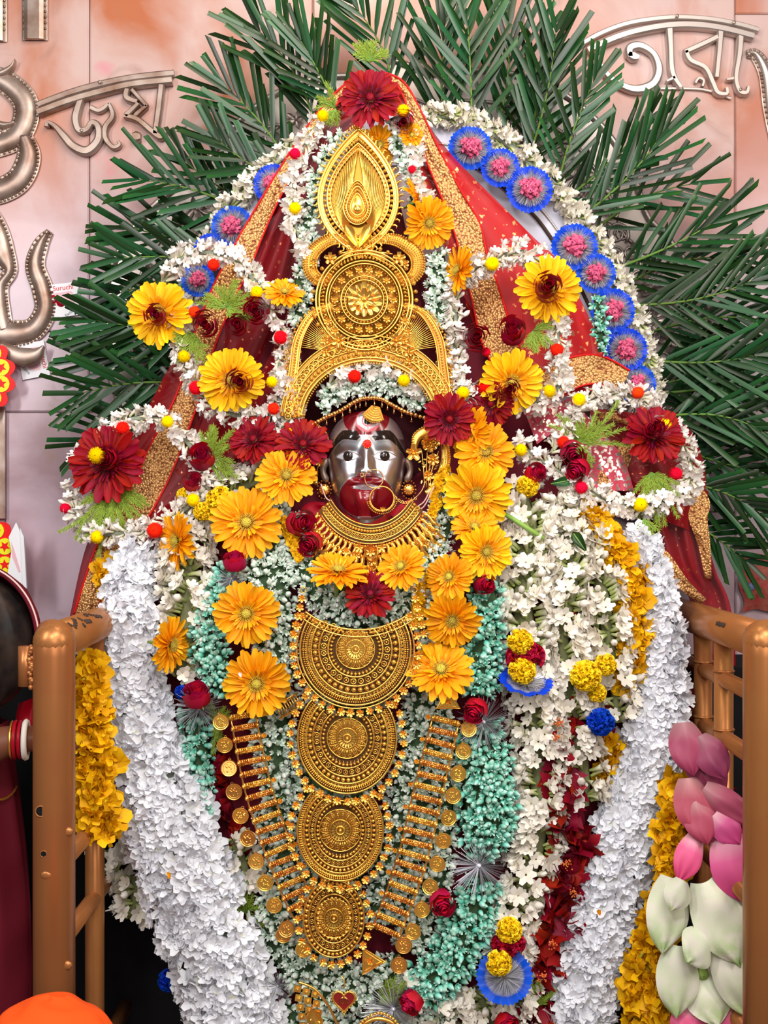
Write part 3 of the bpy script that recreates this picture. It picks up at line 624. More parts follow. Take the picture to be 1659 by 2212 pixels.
def tg_garland(label, path, n, y=None, lift=30, size=36, pompons=(), hwid=None, mats=None, at=.9, ao=.8, **kw):
    return garland(label, path, TUB, mats or m_tubew, 'tuberose_bud', size*.88, int(n*1.3), m_wcore, lift=lift, y=y, at=at, ao=ao, ar=.22, inner=.35, span=2.0, pompons=pompons, key='tb'+(mats or m_tubew).name, **kw)
tg_garland('cream tuberose edging along the left half of the arched board', [(398, 860, 20), (404, 700, 20), (436, 565, 22), (494, 452, 24), (560, 382, 22), (640, 322, 22), (700, 285, 20)], 190, y=.10, size=34, mats=m_tube)
tg_garland('cream tuberose edging along the right half of the arched board', [(900, 250, 20), (1000, 256, 23), (1085, 302, 24), (1156, 364, 24), (1225, 436, 24), (1284, 524, 24), (1334, 614, 24), (1380, 712, 24), (1402, 800, 22), (1408, 860, 20)], 280, y=.10, size=34, mats=m_tube)

# ---- blue rosettes
def ruffle(r0, r1, n, amp, teeth=.04, rings=3, zc=.15, cyc=9):
    return grid(lambda a, b: ((r0+(r1-r0)*b+(teeth*(1 if int(a*n+.5) % 2 else -1) if b > .99 else 0))*math.cos(2*PI*a), (r0+(r1-r0)*b+(teeth*(1 if int(a*n+.5) % 2 else -1) if b > .99 else 0))*math.sin(2*PI*a), zc*b+amp*b*math.sin(cyc*2*PI*a)), n, rings, closed=True)
def tinsel_m(n, r0, r1, w, lift=.25, up=1, seed=1):
    rr = random.Random(seed); m = M()
    for i in range(n):
        a = rr.uniform(0, 2*PI); l = r1*rr.uniform(.75, 1.05); z = rr.uniform(.02, lift); c, s = math.cos(a), math.sin(a)
        m.add([(r0*c-s*w, r0*s+c*w, 0), (r0*c+s*w, r0*s-c*w, .0), (l*c+s*w*.6, l*s-c*w*.6, z), (l*c-s*w*.6, l*s+c*w*.6, z+.02)], [(0, 1, 2, 3)], rr.random())
    return m
m_rosd = mat('silver_blue_paper', [((.16, .16, .24), 0), ((.30, .30, .42), .50), ((.005, .05, .45), .66), ((.002, .06, .60), 1)], rough=.35, var=.1)
ROS_P = ruffle(.2, 1, 72, .05); ROS_T = tinsel_m(320, .1, .80, .009, .26)
def pinkbud():
    m = sphere(.74, 14, 8, sz=.9); rr = random.Random(4)
    pt = M().put(petal(.42, .42, -.5, -.6, 2, 3, .7), Matrix.Rotation(.9, 4, 'X'))
    for i in range(60):
        z = 1-1.3*(i+.5)/60; a = i*2.39996; r = math.sqrt(max(0, 1-z*z)); m.put(pt, aim((r*.70*math.cos(a), r*.70*math.sin(a), z*.70), (r*math.cos(a), r*math.sin(a), z+.4), 1.))
    return m
PB = pinkbud()
me_rp, me_rt, me_pb = ROS_P.mesh('petal_disc', m_rosd), ROS_T.mesh('tinsel', m_tins), PB.mesh('pink_bud', m_pink)
def rosette(label, px, py, r, y=.06, pr=.52, dx=0, tilt=(0, 0)):
    t = Thing('blue_rosette', label, 'rosette', px, py, y, 'blue rosettes around the arch', rx=tilt[0], ry=tilt[1])
    t.part('petal_disc', me_rp, mx=T(0, 0, 0, r, random.uniform(0, 6))); t.part('tinsel', me_rt, mx=T(0, 0, r*.20, r, random.uniform(0, 6)), kind='stuff')
    t.part('pink_bud', me_pb, mx=T(dx, 0, r*.3, r*pr, random.uniform(0, 6)))
names = ['topmost blue rosette with pink bud on the right arch', 'second blue rosette from the top on the right arch', 'third blue rosette from the top, resting on red veil', 'fourth blue rosette from the top beside palm tips', 'fifth blue rosette on the right, above the red rose gerbera level', 'sixth blue rosette on the right over teal buds', 'seventh blue rosette on the right, low by the gold border', 'lowest right blue rosette half behind the gold border']
for lab, (x, y_, r) in zip(names, [(1015, 322, 47), (1080, 364, 42), (1143, 411, 50), (1240, 535, 50), (1286, 592, 43), (1322, 672, 48), (1350, 756, 47), (1374, 830, 42)]): rosette(lab, x, y_, r, y=.055)
for lab, (x, y_, r) in zip(['uppermost left blue rosette half under the veil border', 'left blue rosette with pink bud in full view', 'left blue rosette just below the full one', 'lowest left blue rosette behind the tuberose loop'], [(592, 400, 44), (503, 492, 46), (458, 545, 40), (428, 606, 36)]): rosette(lab, x, y_, r, y=.075)

# ================================================================ VEIL
def sheet(t, left, right, yoff, folds=3, amp=10, nu=16, nv=60, seed=0, edge=0):
    n = nv; l = cr(left, 12); r = cr(right, 12)
    def at_(c, u): x = u*(len(c)-1); i = min(int(x), len(c)-2); f = x-i; return [a*(1-f)+b*f for a, b in zip(c[i], c[i+1])]
    def fn(a, b):
        p, q = at_(l, b), at_(r, b); x = p[0]*(1-a)+q[0]*a; y = p[1]*(1-a)+q[1]*a
        return tuple(t.loc(x, y, ysurf(x, y)+yoff-amp/1000*(math.sin(a*folds*2*PI+b*2+seed)+.4*math.sin(a*folds*5+b*9+seed))))
    m = grid(fn, nu, nv); m.f = [q[::-1] for q in m.f]; return m
veil = Thing('red_veil', 'sheer red veil with gold chain border draped over the crown and shoulders', 'veil', 830, 200, 0)
LE = [(815, 158), (745, 188), (690, 250), (625, 350), (570, 450), (530, 530), (470, 625), (390, 750), (320, 880), (265, 1000), (215, 1110), (180, 1200), (150, 1335)]
LI = [(825, 190), (790, 260), (735, 300), (700, 400), (670, 500), (655, 600), (640, 720), (600, 830), (560, 930), (470, 1030), (380, 1110), (300, 1200), (240, 1345)]
RE = [(815, 158), (870, 180), (925, 270), (990, 350), (1080, 440), (1150, 510), (1215, 575), (1275, 690), (1345, 830)]
RI = [(805, 190), (850, 250), (880, 330), (920, 430), (960, 530), (1000, 640), (1040, 740), (1080, 800), (1160, 870)]
veil.part('left_drape', sheet(veil, LE, LI, .055, 3, 9, seed=1), m_veil); veil.part('right_drape', sheet(veil, RE, RI, .055, 2, 7, seed=2)  , m_veilb)
def band(path, yoff, label=None, mats=None, thick=3, par=None, fold=1.5):
    ps = cr(path, 10); m = M(); v = []; N = len(ps); K = 7
    for i, (x, y, w) in enumerate(ps):
        a, b = ps[max(0, i-1)], ps[min(N-1, i+1)]; dx, dy = b[0]-a[0], b[1]-a[1]; l = math.hypot(dx, dy) or 1; nx, ny = -dy/l, dx/l
        for k in range(K):
            s = (k/(K-1)-.5)*w; xx, yy = x+nx*s, y+ny*s
            v.append(veil.loc(xx, yy, ysurf(x, y)+yoff-.004*math.cos((k/(K-1)-.5)*PI)-fold*.002*math.sin(i*.4+k)))
    f = [(i*K+k, i*K+k+1, (i+1)*K+k+1, (i+1)*K+k) for i in range(N-1) for k in range(K-1)]
    return m.add(v, f)
GB = [[(800, 162, 12), (748, 190, 16), (697, 248, 24), (645, 325, 28), (590, 420, 34), (548, 500, 44), (520, 560, 52), (480, 640, 54), (440, 740, 50), (405, 860, 50), (350, 985, 66), (315, 1060, 66), (245, 1180, 66), (210, 1260, 56), (180, 1335, 44)],
      [(820, 160, 12), (866, 182, 16), (900, 250, 26), (935, 335, 36), (975, 420, 44), (1008, 490, 58), (1026, 560, 56), (1050, 640, 64), (1075, 730, 70), (1110, 800, 70)],
      [(1165, 850, 60), (1220, 812, 66), (1285, 798, 62), (1350, 824, 52)]]
for g_ in GB:
    veil.part('gold_border', band(g_, .036), m_bead); e = [(x, y, 5) for x, y, w in g_]
    ps = cr(g_, 8)
    for sg in (-1, 1):
        pts = []
        for i in range(len(ps)):
            a, b = ps[max(0, i-1)], ps[min(len(ps)-1, i+1)]; l = math.hypot(b[0]-a[0], b[1]-a[1]) or 1
            x, y = ps[i][0]-(b[1]-a[1])/l*sg*ps[i][2]/2, ps[i][1]+(b[0]-a[0])/l*sg*ps[i][2]/2; pts.append(veil.loc(x, y, ysurf(*ps[i][:2])+.034))
        veil.part('piping', tube(pts, 2.2, 5), m_redp, label='bright red piping')
veil.part('under_drape', sheet(veil, [(640, 560), (560, 760), (450, 950), (380, 1120)], [(950, 560), (1060, 720), (1230, 900), (1410, 1080)], .064, 5, 6, nu=30, seed=7), m_mar_cloth)
# right shoulder folds and tail
veil.part('shoulder_fold', sheet(veil, [(1270, 880), (1300, 960), (1330, 1030), (1370, 1100)], [(1440, 900), (1495, 935), (1525, 1040), (1500, 1150)], .03, 2, 14, seed=3), m_veil)
veil.part('tail', sheet(veil, [(1380, 1060), (1420, 1160), (1450, 1230), (1490, 1300), (1500, 1500), (1495, 1800)], [(1530, 1060), (1530, 1160), (1545, 1230), (1580, 1320), (1590, 1500), (1585, 1800)], .05, 2.4, 12, seed=5), m_veil)
veil.part('gold_border', band([(1400, 1160, 16), (1440, 1210, 26), (1475, 1260, 26), (1520, 1300, 16)], .02), m_bead)
veil.part('gold_border', band([(1490, 1050, 30), (1510, 1085, 46), (1508, 1120, 40), (1522, 1180, 26), (1530, 1250, 14)], .01), m_bead)
veil.part('inner_border', band([(1290, 895, 10), (1340, 905, 22), (1365, 940, 16), (1330, 1010, 50), (1300, 1060, 40)], .015), m_bead)
br = Thing('brocade_cloth', 'silver-pink brocade cloth folded on the right shoulder', 'cloth', 1230, 950, 0)
br.part('fold', sheet(br, [(1150, 900), (1180, 940), (1250, 1000), (1290, 1060)], [(1230, 860), (1270, 900), (1340, 980), (1370, 1060)], .005, 1, 8, seed=1), m_broc)
br.part('upper_fold', sheet(br, [(1130, 880), (1160, 870), (1200, 860)], [(1160, 960), (1200, 930), (1250, 900)], -.005, .6, 6, seed=2), m_broc)

# ================================================================ IDOL BODY
idol = Thing('goddess_idol', 'silver-faced idol with maroon painted mouth seated under garlands', 'idol', 792, 1000, -.06)
def lim(py):
    a = [(880, 700, 890), (950, 690, 905), (1060, 560, 1060), (1120, 380, 1300), (1200, 290, 1400), (1400, 240, 1440), (1700, 280, 1440), (2000, 400, 1360), (2350, 480, 1260)]
    for (p, l, r), (p2, l2, r2) in zip(a, a[1:]):
        if py <= p2: f = max(0, (py-p)/(p2-p)); return l+(l2-l)*f, r+(r2-r)*f
    return a[-1][1:]
def bodyf(a, b):
    py = 1060+b*1290; l, r = lim(py); x = l+(r-l)*a; e = min(a, 1-a); dy = .03+(.12 if e < .001 else 0); return tuple(idol.loc(x, py, ysurf(x, py)+dy))
m = grid(bodyf, 40, 40); m.f = [q[::-1] for q in m.f]; idol.part('saree_body', m, m_mar_cloth)
hair = grid(lambda a, b: tuple(idol.loc(794+(168*math.cos(2*PI*a))*math.sin(PI*(.02+.96*b)), 975+165*math.cos(PI*b), .03-.055*math.sin(2*PI*a)*math.sin(PI*b)+.01)), 24, 14, closed=True)
idol.part('head_cloth', hair, mat('dark_maroon_cloth', [(.035, .004, .008), (.05, .005, .01)], var=0, rough=.8, bump=.6, bscale=1.5))
neck = tube([idol.loc(792, 1090, -.05), idol.loc(792, 1160, -.07), idol.loc(792, 1230, -.10)], [62, 60, 90], 16); idol.part('neck', neck, m_enamel)
for pts in ([(870, 1130, 40), (920, 1110, 60), (950, 1180, 60)], [(730, 1110, 50), (690, 1120, 60), (650, 1180, 60)]):
    idol.part('collar_cloth', band([(x, y, w) for x, y, w in pts], 0) if 0 else sheet(idol, [(p[0]-30, p[1]-p[2]/2) for p in pts], [(p[0]+30, p[1]+p[2]/2) for p in pts], .0, 1.5, 8, nu=12, nv=12), m_rose)
def gs(x, s): return math.exp(-(x/s)**2)
def hw_(py):
    t_ = (py-890)/240
    if t_ < .35: return 84*math.sqrt(max(0, 1-((.35-t_)/.35)**2.0))**.8
    return 84*(1-.50*((t_-.35)/.65)**2.2)
def feat(x, py):
    X = abs(x); d = 0
    d -= 9*gs(X-40, 24)*gs(py-986, 15); d += 6.5*gs(X-39, 17)*gs(py-989, 8.5)
    d += 3*gs(X-38, 30)*gs(py-948, 10)
    n0 = sstep((py-945)/75); w = 8+6*n0
    if py < 1036: d += (3+20*n0)*gs(x, w)*(1 if py < 1025 else max(0, 1-(py-1025)/8))
    d += 9*gs(X-12, 5.5)*gs(py-1021, 7)
    d += 5*gs(X-42, 22)*gs(py-1030, 22)
    d += 9*gs(x, 34)*gs(py-1044, 7)-6*gs(x, 26)*gs(py-1050.5, 2.6)+5*gs(x, 22)*gs(py-1058, 6)
    d += 16*gs(x, 46)*gs(py-1082, 24)
    if py > 1056: tw = 24-11*sstep((py-1060)/50); d += 9*(1/(1+math.exp((X+(8 if x < -8 else 0)*0-tw)/1.5)))*sstep((py-1056)/8)*(1-sstep((py-1116)/5))
    return d
fc = M(); NU, NV = 150, 200; v = []; colr = []; f = []
SIL, MAR, BRW, WHT, PNK, FLS, GLD = (.74, .74, .80), (.17, .003, .008), (.018, .010, .008), (.86, .88, .95), (.55, .10, .12), (.62, .50, .50), (.70, .38, .06)
for j in range(NV+1):
    py = 890.5+j*(1129-890.5)/NV; h = hw_(py); dp = 62+10*gs(py-1000, 90)
    for i in range(NU+1):
        a = (-1+2*i/NU)*1.65; x = h*math.sin(a); z = dp*math.cos(a)*math.sqrt(max(.02, 1-max(0, (905-py)/18)**2))
        z += feat(x, py)*max(0, math.cos(a))
        v.append((x, 1000-py, z)); X = abs(x); c, met, ro = SIL, 1, .30
        # painted regions
        if py < 958-0.10*X and a*a < 3: c, met, ro = FLS, .8, .3
        r2 = (x/58)**2+((py-1073)/46)**2
        if r2 < 1 and not (X < 17 and py < 1031): c, met, ro = MAR, 0, .22
        tw_ = 25-12*sstep((py-1060)/50); tx = x+4
        if 1061 < py < 1116 and abs(tx) < tw_: c, met, ro = (.23, .007, .012), 0, .2
        if 1061 < py < 1119 and abs(abs(tx)-tw_) < 1.3: c, met, ro = (.10, .003, .006), 0, .3
        if 1115 < py < 1120 and abs(tx) < 14: c, met, ro = (.8, .6, .6), .5, .3
        if (x/50)**2+((py-905)/42)**2 < 1 and py < 944: c, met, ro = MAR, 0, .2
        te = (x-3)/1.0; dd = (te/23)**2+((py-914)/22)**2
        if py < 937-abs(te)*.62 and dd < 1.1: c, met, ro = (.42, .35, .38), .6, .35
        if abs(dd-1.1) < .12 and py < 937: c, met, ro = PNK, 0, .4
        if abs(py-(937-abs(te)*.62)) < 1.8 and abs(te) < 26: c, met, ro = PNK, 0, .4
        if abs(math.hypot(te, py-914)-11) < 1.3: c, met, ro = PNK, 0, .4
        if math.hypot(te, py-914) < 8: c, met, ro = BRW, 0, .1
        bc = 953-10*math.cos((X-42)/28)+(max(0, X-48)**1.5)*.16; bt = 10.5*min(1, max(0, (X-12)/8))*(1 if X < 58 else max(.5, 1-(X-58)/70))
        if X > 11 and X < 84 and abs(py-bc) < bt and not (py < 905): c, met, ro = BRW, 0, .12
        ex = X-39; lid = 10.5*(1-(ex/26)**2)
        if abs(ex) < 26 and -lid*.95 < (py-989) < lid*.75: c, met, ro = WHT, .35, .25
        if abs(ex) < 27 and (abs(py-989+lid*.98) < 1.2 or abs(py-989-lid*.78) < .9): c, met, ro = (.12, .03, .03), 0, .4
        if abs(x) < 28+0 and 1051 < py < 1060-abs(x)*.12 and py > 1051 and x > -27: c, met, ro = (.72, .66, .70), .8, .25
        colr.append((*c, 1, met, ro))
for j in range(NV):
    for i in range(NU): a = j*(NU+1)+i; f.append((a, a+NU+1, a+NU+2, a+1))
fc.add(v, f)
m_face = bpy.data.materials.new('painted_silver_face'); m_face.use_nodes = True; N, L, b = nodes(m_face)
ca = N.new('ShaderNodeAttribute'); ca.attribute_name = 'paint'; L.new(ca.outputs['Color'], b.inputs['Base Color'])
for nm, inp in (('met', 'Metallic'), ('ro', 'Roughness')): q = N.new('ShaderNodeAttribute'); q.attribute_name = nm; L.new(q.outputs['Fac'], b.inputs[inp])
me = fc.mesh('face', m_face)
ca = me.color_attributes.new('paint', 'FLOAT_COLOR', 'POINT'); ca.data.foreach_set('color', np.array([c[:4] for c in colr], 'f').ravel())
for k, nm in ((4, 'met'), (5, 'ro')): q = me.attributes.new(nm, 'FLOAT', 'POINT'); q.data.foreach_set('value', np.array([c[k] for c in colr], 'f'))
idol.part('face', me)
for sx in (-1, 1):
    a_ = math.asin(min(1, 39/84)); zz = 71*math.cos(a_)-1
    e = idol.part('eye_pupil', sphere(11.5, 18, 10, sz=.55), m_eye, mx=T(sx*39+(1 if sx < 0 else 0), 12, zz-1, 1, 0, 0, sx*.35))
    ear = tube([Vector((sx*(84+10*math.sin(PI*u)), 10-52*u, 8)) for u in [k/8 for k in range(9)]], [5, 8, 9, 8, 7, 7, 8, 8, 4], 8); idol.part('ear', ear, m_silver)
    st = M(); st.put(sphere(1, 16, 6, sz=.3), T(0, 0, 0, 13));
    for k in range(12): st.put(sphere(1, 6, 4), T(10*math.cos(k*PI/6), 10*math.sin(k*PI/6), 4, 2.2))
    for k in range(16): st.put(sphere(1, 6, 4), T(15*math.cos(k*PI/8), 20*math.sin(k*PI/8), 2, 2.2))
    idol.part('ear_stud', st, m_enamel if 0 else m_goldd, mx=T(sx*91, -58, 10), kind='stuff')
bi = Thing('bindi', 'red jewelled bindi stuck between the black brows', 'bindi', 793, 959, -.06-.080)
bi.part('disc', sphere(1, 18, 8, sz=.3), m_redp, mx=T(0, 0, 0, 10)); 
for k in range(11): bi.part('stone', sphere(1, 8, 5), m_gold, mx=T(7.6*math.cos(k*2*PI/11), 8.8*math.sin(k*2*PI/11), 1.6, 1.3))
# tikli ornament and forehead chain
t = Thing('forehead_pendant', 'small fan-shaped gold pendant hanging on the forehead', 'pendant', 808, 893, -.06-.070, rz=-.25)
t.part('fan', prism([(-9, 16), (9, 16), (24, -8), (16, -14), (0, -18), (-16, -14), (-24, -8)], 0, 3), m_amber, smooth=False)
for k in range(6):
    r = 6+k*5; t.part('ridge', tube([(r*1.0*math.sin(a), 16-r*math.cos(a)*1.0, 3.5) for a in [(-.75+1.5*i/8) for i in range(9)]], 1.3, 5), m_gold)
t.part('fringe', many('fringe', [sphere(1, 6, 4)], m_gold, [(0, T(30*math.sin(a), 14-34*math.cos(a), 2, 2)) for a in [(-.7+1.4*i/11) for i in range(12)]]), kind='stuff')
t = Thing('forehead_chain', 'rose-gold beaded chain with drops across the hairline', 'chain', 795, 880, -.115)
cp = cr(px_rel(t, [(668, 922), (700, 905), (735, 890), (765, 872), (785, 864), (820, 864), (845, 876), (880, 893), (930, 906)]), 6)
for i, (x, y) in enumerate(cp):
    z = 30-((x)/30)**2*1.6
    s = t.part('bead', sphere(1, 8, 6), m_goldd if i % 2 else m_copper, mx=T(x, y, z, 4.2 if i % 2 else 5.2))
    if i % 3 == 1: t.part('drop', tube([(x, y-4, z), (x+1, y-12, z+1), (x, y-17, z)], [1, 1.2, 2.8], 6), m_copper)
# nose ring with chain
t = Thing('nose_ring', 'large gold nose ring of two hoops with beads hanging over the mouth', 'nose ring', 815, 1050, -.06-.105)
t.part('small_hoop', ring(-7, 16, 20, 1.4, 30), m_copper); t.part('large_hoop', ring(10, -27, 26, 1.8, 36), m_gold)
t.part('hook', ring(-33, 24, 4, 1.1, 12), m_copper)
t.part('bead_fringe', many('bead_fringe', [sphere(1, 6, 4)], m_gold, [(0, T(10+r*math.cos(a), -27+r*math.sin(a), 0, s)) for a in [(-2.9+2.7*i/21) for i in range(22)] for r, s in ((28, 2.2), (33, 2.0))]), kind='stuff')
t.part('bead_cluster', around(petal(1, .6, .3, .2, 2, 2), 6, .05, .3), m_gold, mx=T(12, -50, 2, 8))
t.part('chain', tube(cr([(36, -18, 0), (50, -36, 0), (66, -38, 5), (82, -26, 8), (96, -10, 10), (104, 10, 10)], 5), 1.4, 5), m_copper)
for x in range(7): t.part('link', ring(40+x*7, -26-10*math.sin(x*.5), 2.6, .9, 10, z=2), m_gold)
# pink strings
for lab, pts in (('pink cord from the left earring to the choker', [(693, 1045), (704, 1075), (718, 1090), (706, 1140)]), ('pink cord from the right earring to the choker', [(928, 1060), (915, 1085), (892, 1100), (915, 1095), (938, 1050)])):
    t = Thing('pink_cord', lab, 'cord', pts[0][0], pts[0][1], -.13); t.part('cord', tube([tuple(t.loc(x, y, -.135)) for x, y in cr(pts, 6)], 1.6, 5), m_string)

# ================================================================ JEWELLERY HELPERS
BEAD = sphere(1, 6, 4)
def florl(n=6, k=.30): 
    m = around(petal(1, .72, .5, .10, 2, 2, .75, base=.35), n, .02, .22); m.put(sphere(.30, 8, 5, sz=.8)); return m
FLOR = florl(); me_flor = FLOR.mesh('rim_flower', m_gold); me_florc = FLOR.mesh('rim_flower', m_copper)
def rosm():
    m = ring(0, 0, .8, .2, 10, side=4); m.put(sphere(.38, 6, 4, sz=.9), T(0, 0, .05)); return m
ROSB = rosm()
def filigree(R):
    m = M(); m.put(ring(0, 0, R, R*.035, 40)); m.put(ring(0, 0, R*.5, R*.03, 28)); m.put(ring(0, 0, R*.2, R*.05, 16)); m.put(sphere(R*.09, 8, 5), T(0, 0, 2))
    for k in range(18):
        a = 2*PI*k/18; loop = [(R*(.56+.40*math.sin(u)**.9)*math.cos(a+.15*math.cos(u)), R*(.56+.40*math.sin(u)**.9)*math.sin(a+.15*math.cos(u)), 1) for u in [PI*i/8 for i in range(9)]]
        m.put(tube(loop, R*.016, 4)); m.put(tube([(R*.52*math.cos(a), R*.52*math.sin(a), 1), (R*.9*math.cos(a), R*.9*math.sin(a), 1)], R*.012, 4))
        for q in (.62, .72, .82): m.put(tube([(R*q*math.cos(a-.09), R*q*math.sin(a-.09), 1), (R*q*math.cos(a+.09), R*q*math.sin(a+.09), 1)], R*.012, 4))
        m.put(petal(R*.22, R*.12, .2, .1, 1, 2), T(R*.24*math.cos(a), R*.24*math.sin(a), 2, 1, a-PI/2))
    return m
def circ(n, rx, ry, ph=0): return [(rx*math.cos(2*PI*(i+ph)/n), ry*math.sin(2*PI*(i+ph)/n)) for i in range(n)]

# ---- four-tier mandala necklace
ZN = -.045
nk = Thing('gold_necklace', 'long gold necklace of four round filigree plates hanging down the chest', 'necklace', 750, 1600, ysurf(750, 1600)-.085)
tiers = [(768, 1402, 1.00, 1.00, 124, (775, 1172, 184), 46), (750, 1594, .94, 1.04, 118, (768, 1402, 138), 48), (735, 1794, .86, 1.0, 112, (750, 1594, 132), 50), (721, 1986, .62, .78, 108, (735, 1794, 122), 46)]
for ti, (cx, cy, sx, sy, RO, clip, fr) in enumerate(tiers):
    def ok(x, y, mrg=0): 
        X, Y = cx+x, cy-y; return math.hypot(X-clip[0], (Y-clip[1])/(1 if ti == 0 else sy)) > clip[2]+mrg and Y > 1280
    q = nk.loc(cx, cy, ysurf(750, 1600)-.085-.0*ti)
    tier = bpy.data.objects.new('tier_plate', None); tier.empty_display_size = 1; link(tier, nk.o); tier.matrix_basis = Matrix.Translation(q+Vector((0, 0, -ti*5+6))) @ Euler((-.04, 0, 0)).to_matrix().to_4x4()
    def arc_ring(rx, ry, th, name='wire_ring', mt=m_gold, z=3):
        pts = circ(96, rx, ry); run = []; runs = []
        okl = [ok(*p) for p in pts]
        if all(okl): nk.part(name, tube([(x, y, z) for x, y in pts], th, 6, closed=True), mt, parent=tier); return
        s0 = next(i for i in range(96) if not okl[i])
        for k in range(97):
            i = (s0+k) % 96
            if okl[i] and k < 96: run.append((*pts[i], z))
            elif run:
                if len(run) > 2: runs.append(run)
                run = []
        for r_ in runs: nk.part(name, tube(r_, th, 6), mt, parent=tier)
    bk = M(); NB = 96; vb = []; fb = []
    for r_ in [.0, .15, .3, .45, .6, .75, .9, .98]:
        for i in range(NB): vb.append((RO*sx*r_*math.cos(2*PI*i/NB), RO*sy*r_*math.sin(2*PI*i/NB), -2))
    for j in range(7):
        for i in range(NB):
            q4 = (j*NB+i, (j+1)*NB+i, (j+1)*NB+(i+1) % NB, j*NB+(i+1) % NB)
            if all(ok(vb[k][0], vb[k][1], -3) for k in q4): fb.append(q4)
    nk.part('gap_shade_sheet', bk.add(vb, fb), m_backg, parent=tier)  # added dark sheet that paints the shaded gaps of the filigree
    # thin backing web of radial wires
    web = M()
    for k in range(40):
        a = 2*PI*k/40; x0_, y0_ = fr*1.02*math.cos(a), fr*math.sin(a)*1.02; x1_, y1_ = RO*sx*math.cos(a), RO*sy*math.sin(a)
        n_ = 8; seg = [(x0_+(x1_-x0_)*i/n_, y0_+(y1_-y0_)*i/n_, 0) for i in range(n_+1)]; seg = [p for p in seg if ok(p[0], p[1])]
        if len(seg) > 2: web.put(tube(seg, .8, 4))
    nk.part('web', web, m_goldd, parent=tier, kind='stuff')
    fs = fr/RO
    radii = [fs*1.28, fs*1.28+(1-fs*1.28)*.30, fs*1.28+(1-fs*1.28)*.56, .96] if ti < 3 else [.62, .82, .98]
    for r_ in radii: arc_ring(RO*r_*sx, RO*r_*sy, 2.1, z=5)
    xb = []; xr = []
    def row(r_, sz, kind, lst, z=3):
        rx, ry = RO*r_*sx, RO*r_*sy; n_ = int(2*PI*(rx+ry)/2/(sz*2.25))
        for x, y in circ(n_, rx, ry):
            if ok(x, y, 2): lst.append((kind, T(x, y, z, sz)))
    gaps = list(zip([fs]+radii, radii))
    for gi, (a, b_) in enumerate(gaps):
        g_ = (b_-a)*RO*(sx+sy)/2
        if ti < 3 and gi == len(gaps)-1:
            for q_ in (.52, .72): row(a+(b_-a)*q_, 2.1, 0, xb, 4)
            arc_ring(RO*(a+(b_-a)*.40)*sx, RO*(a+(b_-a)*.40)*sy, 1.3); row(a+(b_-a)*.18, 3.4, 1, xb)
        elif gi == 0: row((a+b_)/2, max(2, g_*.28), 0, xb)
        else: row((a+b_)/2, max(3, min(7, g_*.36)), gi % 2, xb)
    if ti == 0: arc_ring(RO*1.02, RO*1.02, 2.0)
    nk.part('bead_rows', many('bead_rows', [BEAD, ROSB], m_gold, xb), parent=tier, kind='stuff')
    nk.part('centre_disc', sphere(fr*.93, 24, 6, sz=.03), m_amber, parent=tier, mx=T(0, 0, 1))
    nk.part('filigree_centre', filigree(fr*.9), m_gold, parent=tier, mx=T(0, 0, 4))
    R1, R2 = RO*sx+11, RO*sy+11; n_ = int(2*PI*(R1+R2)/2/21)
    for x, y in circ(n_, R1, R2, .5):
        X, Y = cx+x, cy-y
        if (ok(x, y, -4) if ti else (ok(x, y, 4) and Y > 1300)): nk.part('rim_flower', me_flor, mx=T(x, y, 6, random.uniform(9.5, 11), random.uniform(0, 2), random.uniform(-.3, .3), random.uniform(-.3, .3)), parent=tier)
    if ti == 0:
        for dr, th in ((188, 2.4), (203, 2.2)):
            pts = [(775-cx+dr*math.sin(a), -(1172-cy)-dr*math.cos(a), 5) for a in [(-.66+1.32*i/30) for i in range(31)]]; nk.part('neck_band', tube(pts, th, 6), m_gold, parent=tier)
        nk.part('neck_beads', many('neck_beads', [BEAD], m_gold, [(0, T(775-cx+195*math.sin(a), -(1172-cy)-195*math.cos(a), 5, 4)) for a in [(-.66+1.32*i/30) for i in range(31)]]), parent=tier, kind='stuff')
        for s_ in (-1, 1): nk.part('ring_loop', ring(775-cx+s_*120, 128, 6, 1.4, 14), m_gold, parent=tier)
        for s_ in (-1, 1):
            for k in range(5):
                a = s_*(.52+.0*k)
                nk.part('rim_flower', me_flor, mx=T(775-cx+s_*(122+k*4.5), 110-k*19, 6, 10, k), parent=tier)
# heart pendant below
t = Thing('heart_pendant', 'gold-rimmed dark red heart pendant hanging at the bottom centre', 'pendant', 743, 2160, ysurf(743, 2160)-.10)
def heart(s): return [(s*16*math.sin(a)**3/16, s*(13*math.cos(a)-5*math.cos(2*a)-2*math.cos(3*a)-math.cos(4*a))/15) for a in [2*PI*i/36 for i in range(36)]]
t.part('enamel', prism(heart(22), 0, 4), m_enamel, smooth=False); t.part('rim', tube([(x, y, 4) for x, y in heart(24)], 2.2, 6, closed=True), m_gold)
t.part('bead_rim', many('bead_rim', [BEAD], m_gold, [(0, T(x, y, 4, 1.9)) for x, y in heart(28)]), kind='stuff')
for k in range(-3, 4): t.part('vein', tube([(0, 14-abs(k), 5), (k*4, 0, 5), (k*3, -8, 5)], .8, 4), m_copper)
t.part('chain', tube([(0, 26, 2), (2, 40, 0), (-6, 52, 0)], 1.6, 5), m_gold)

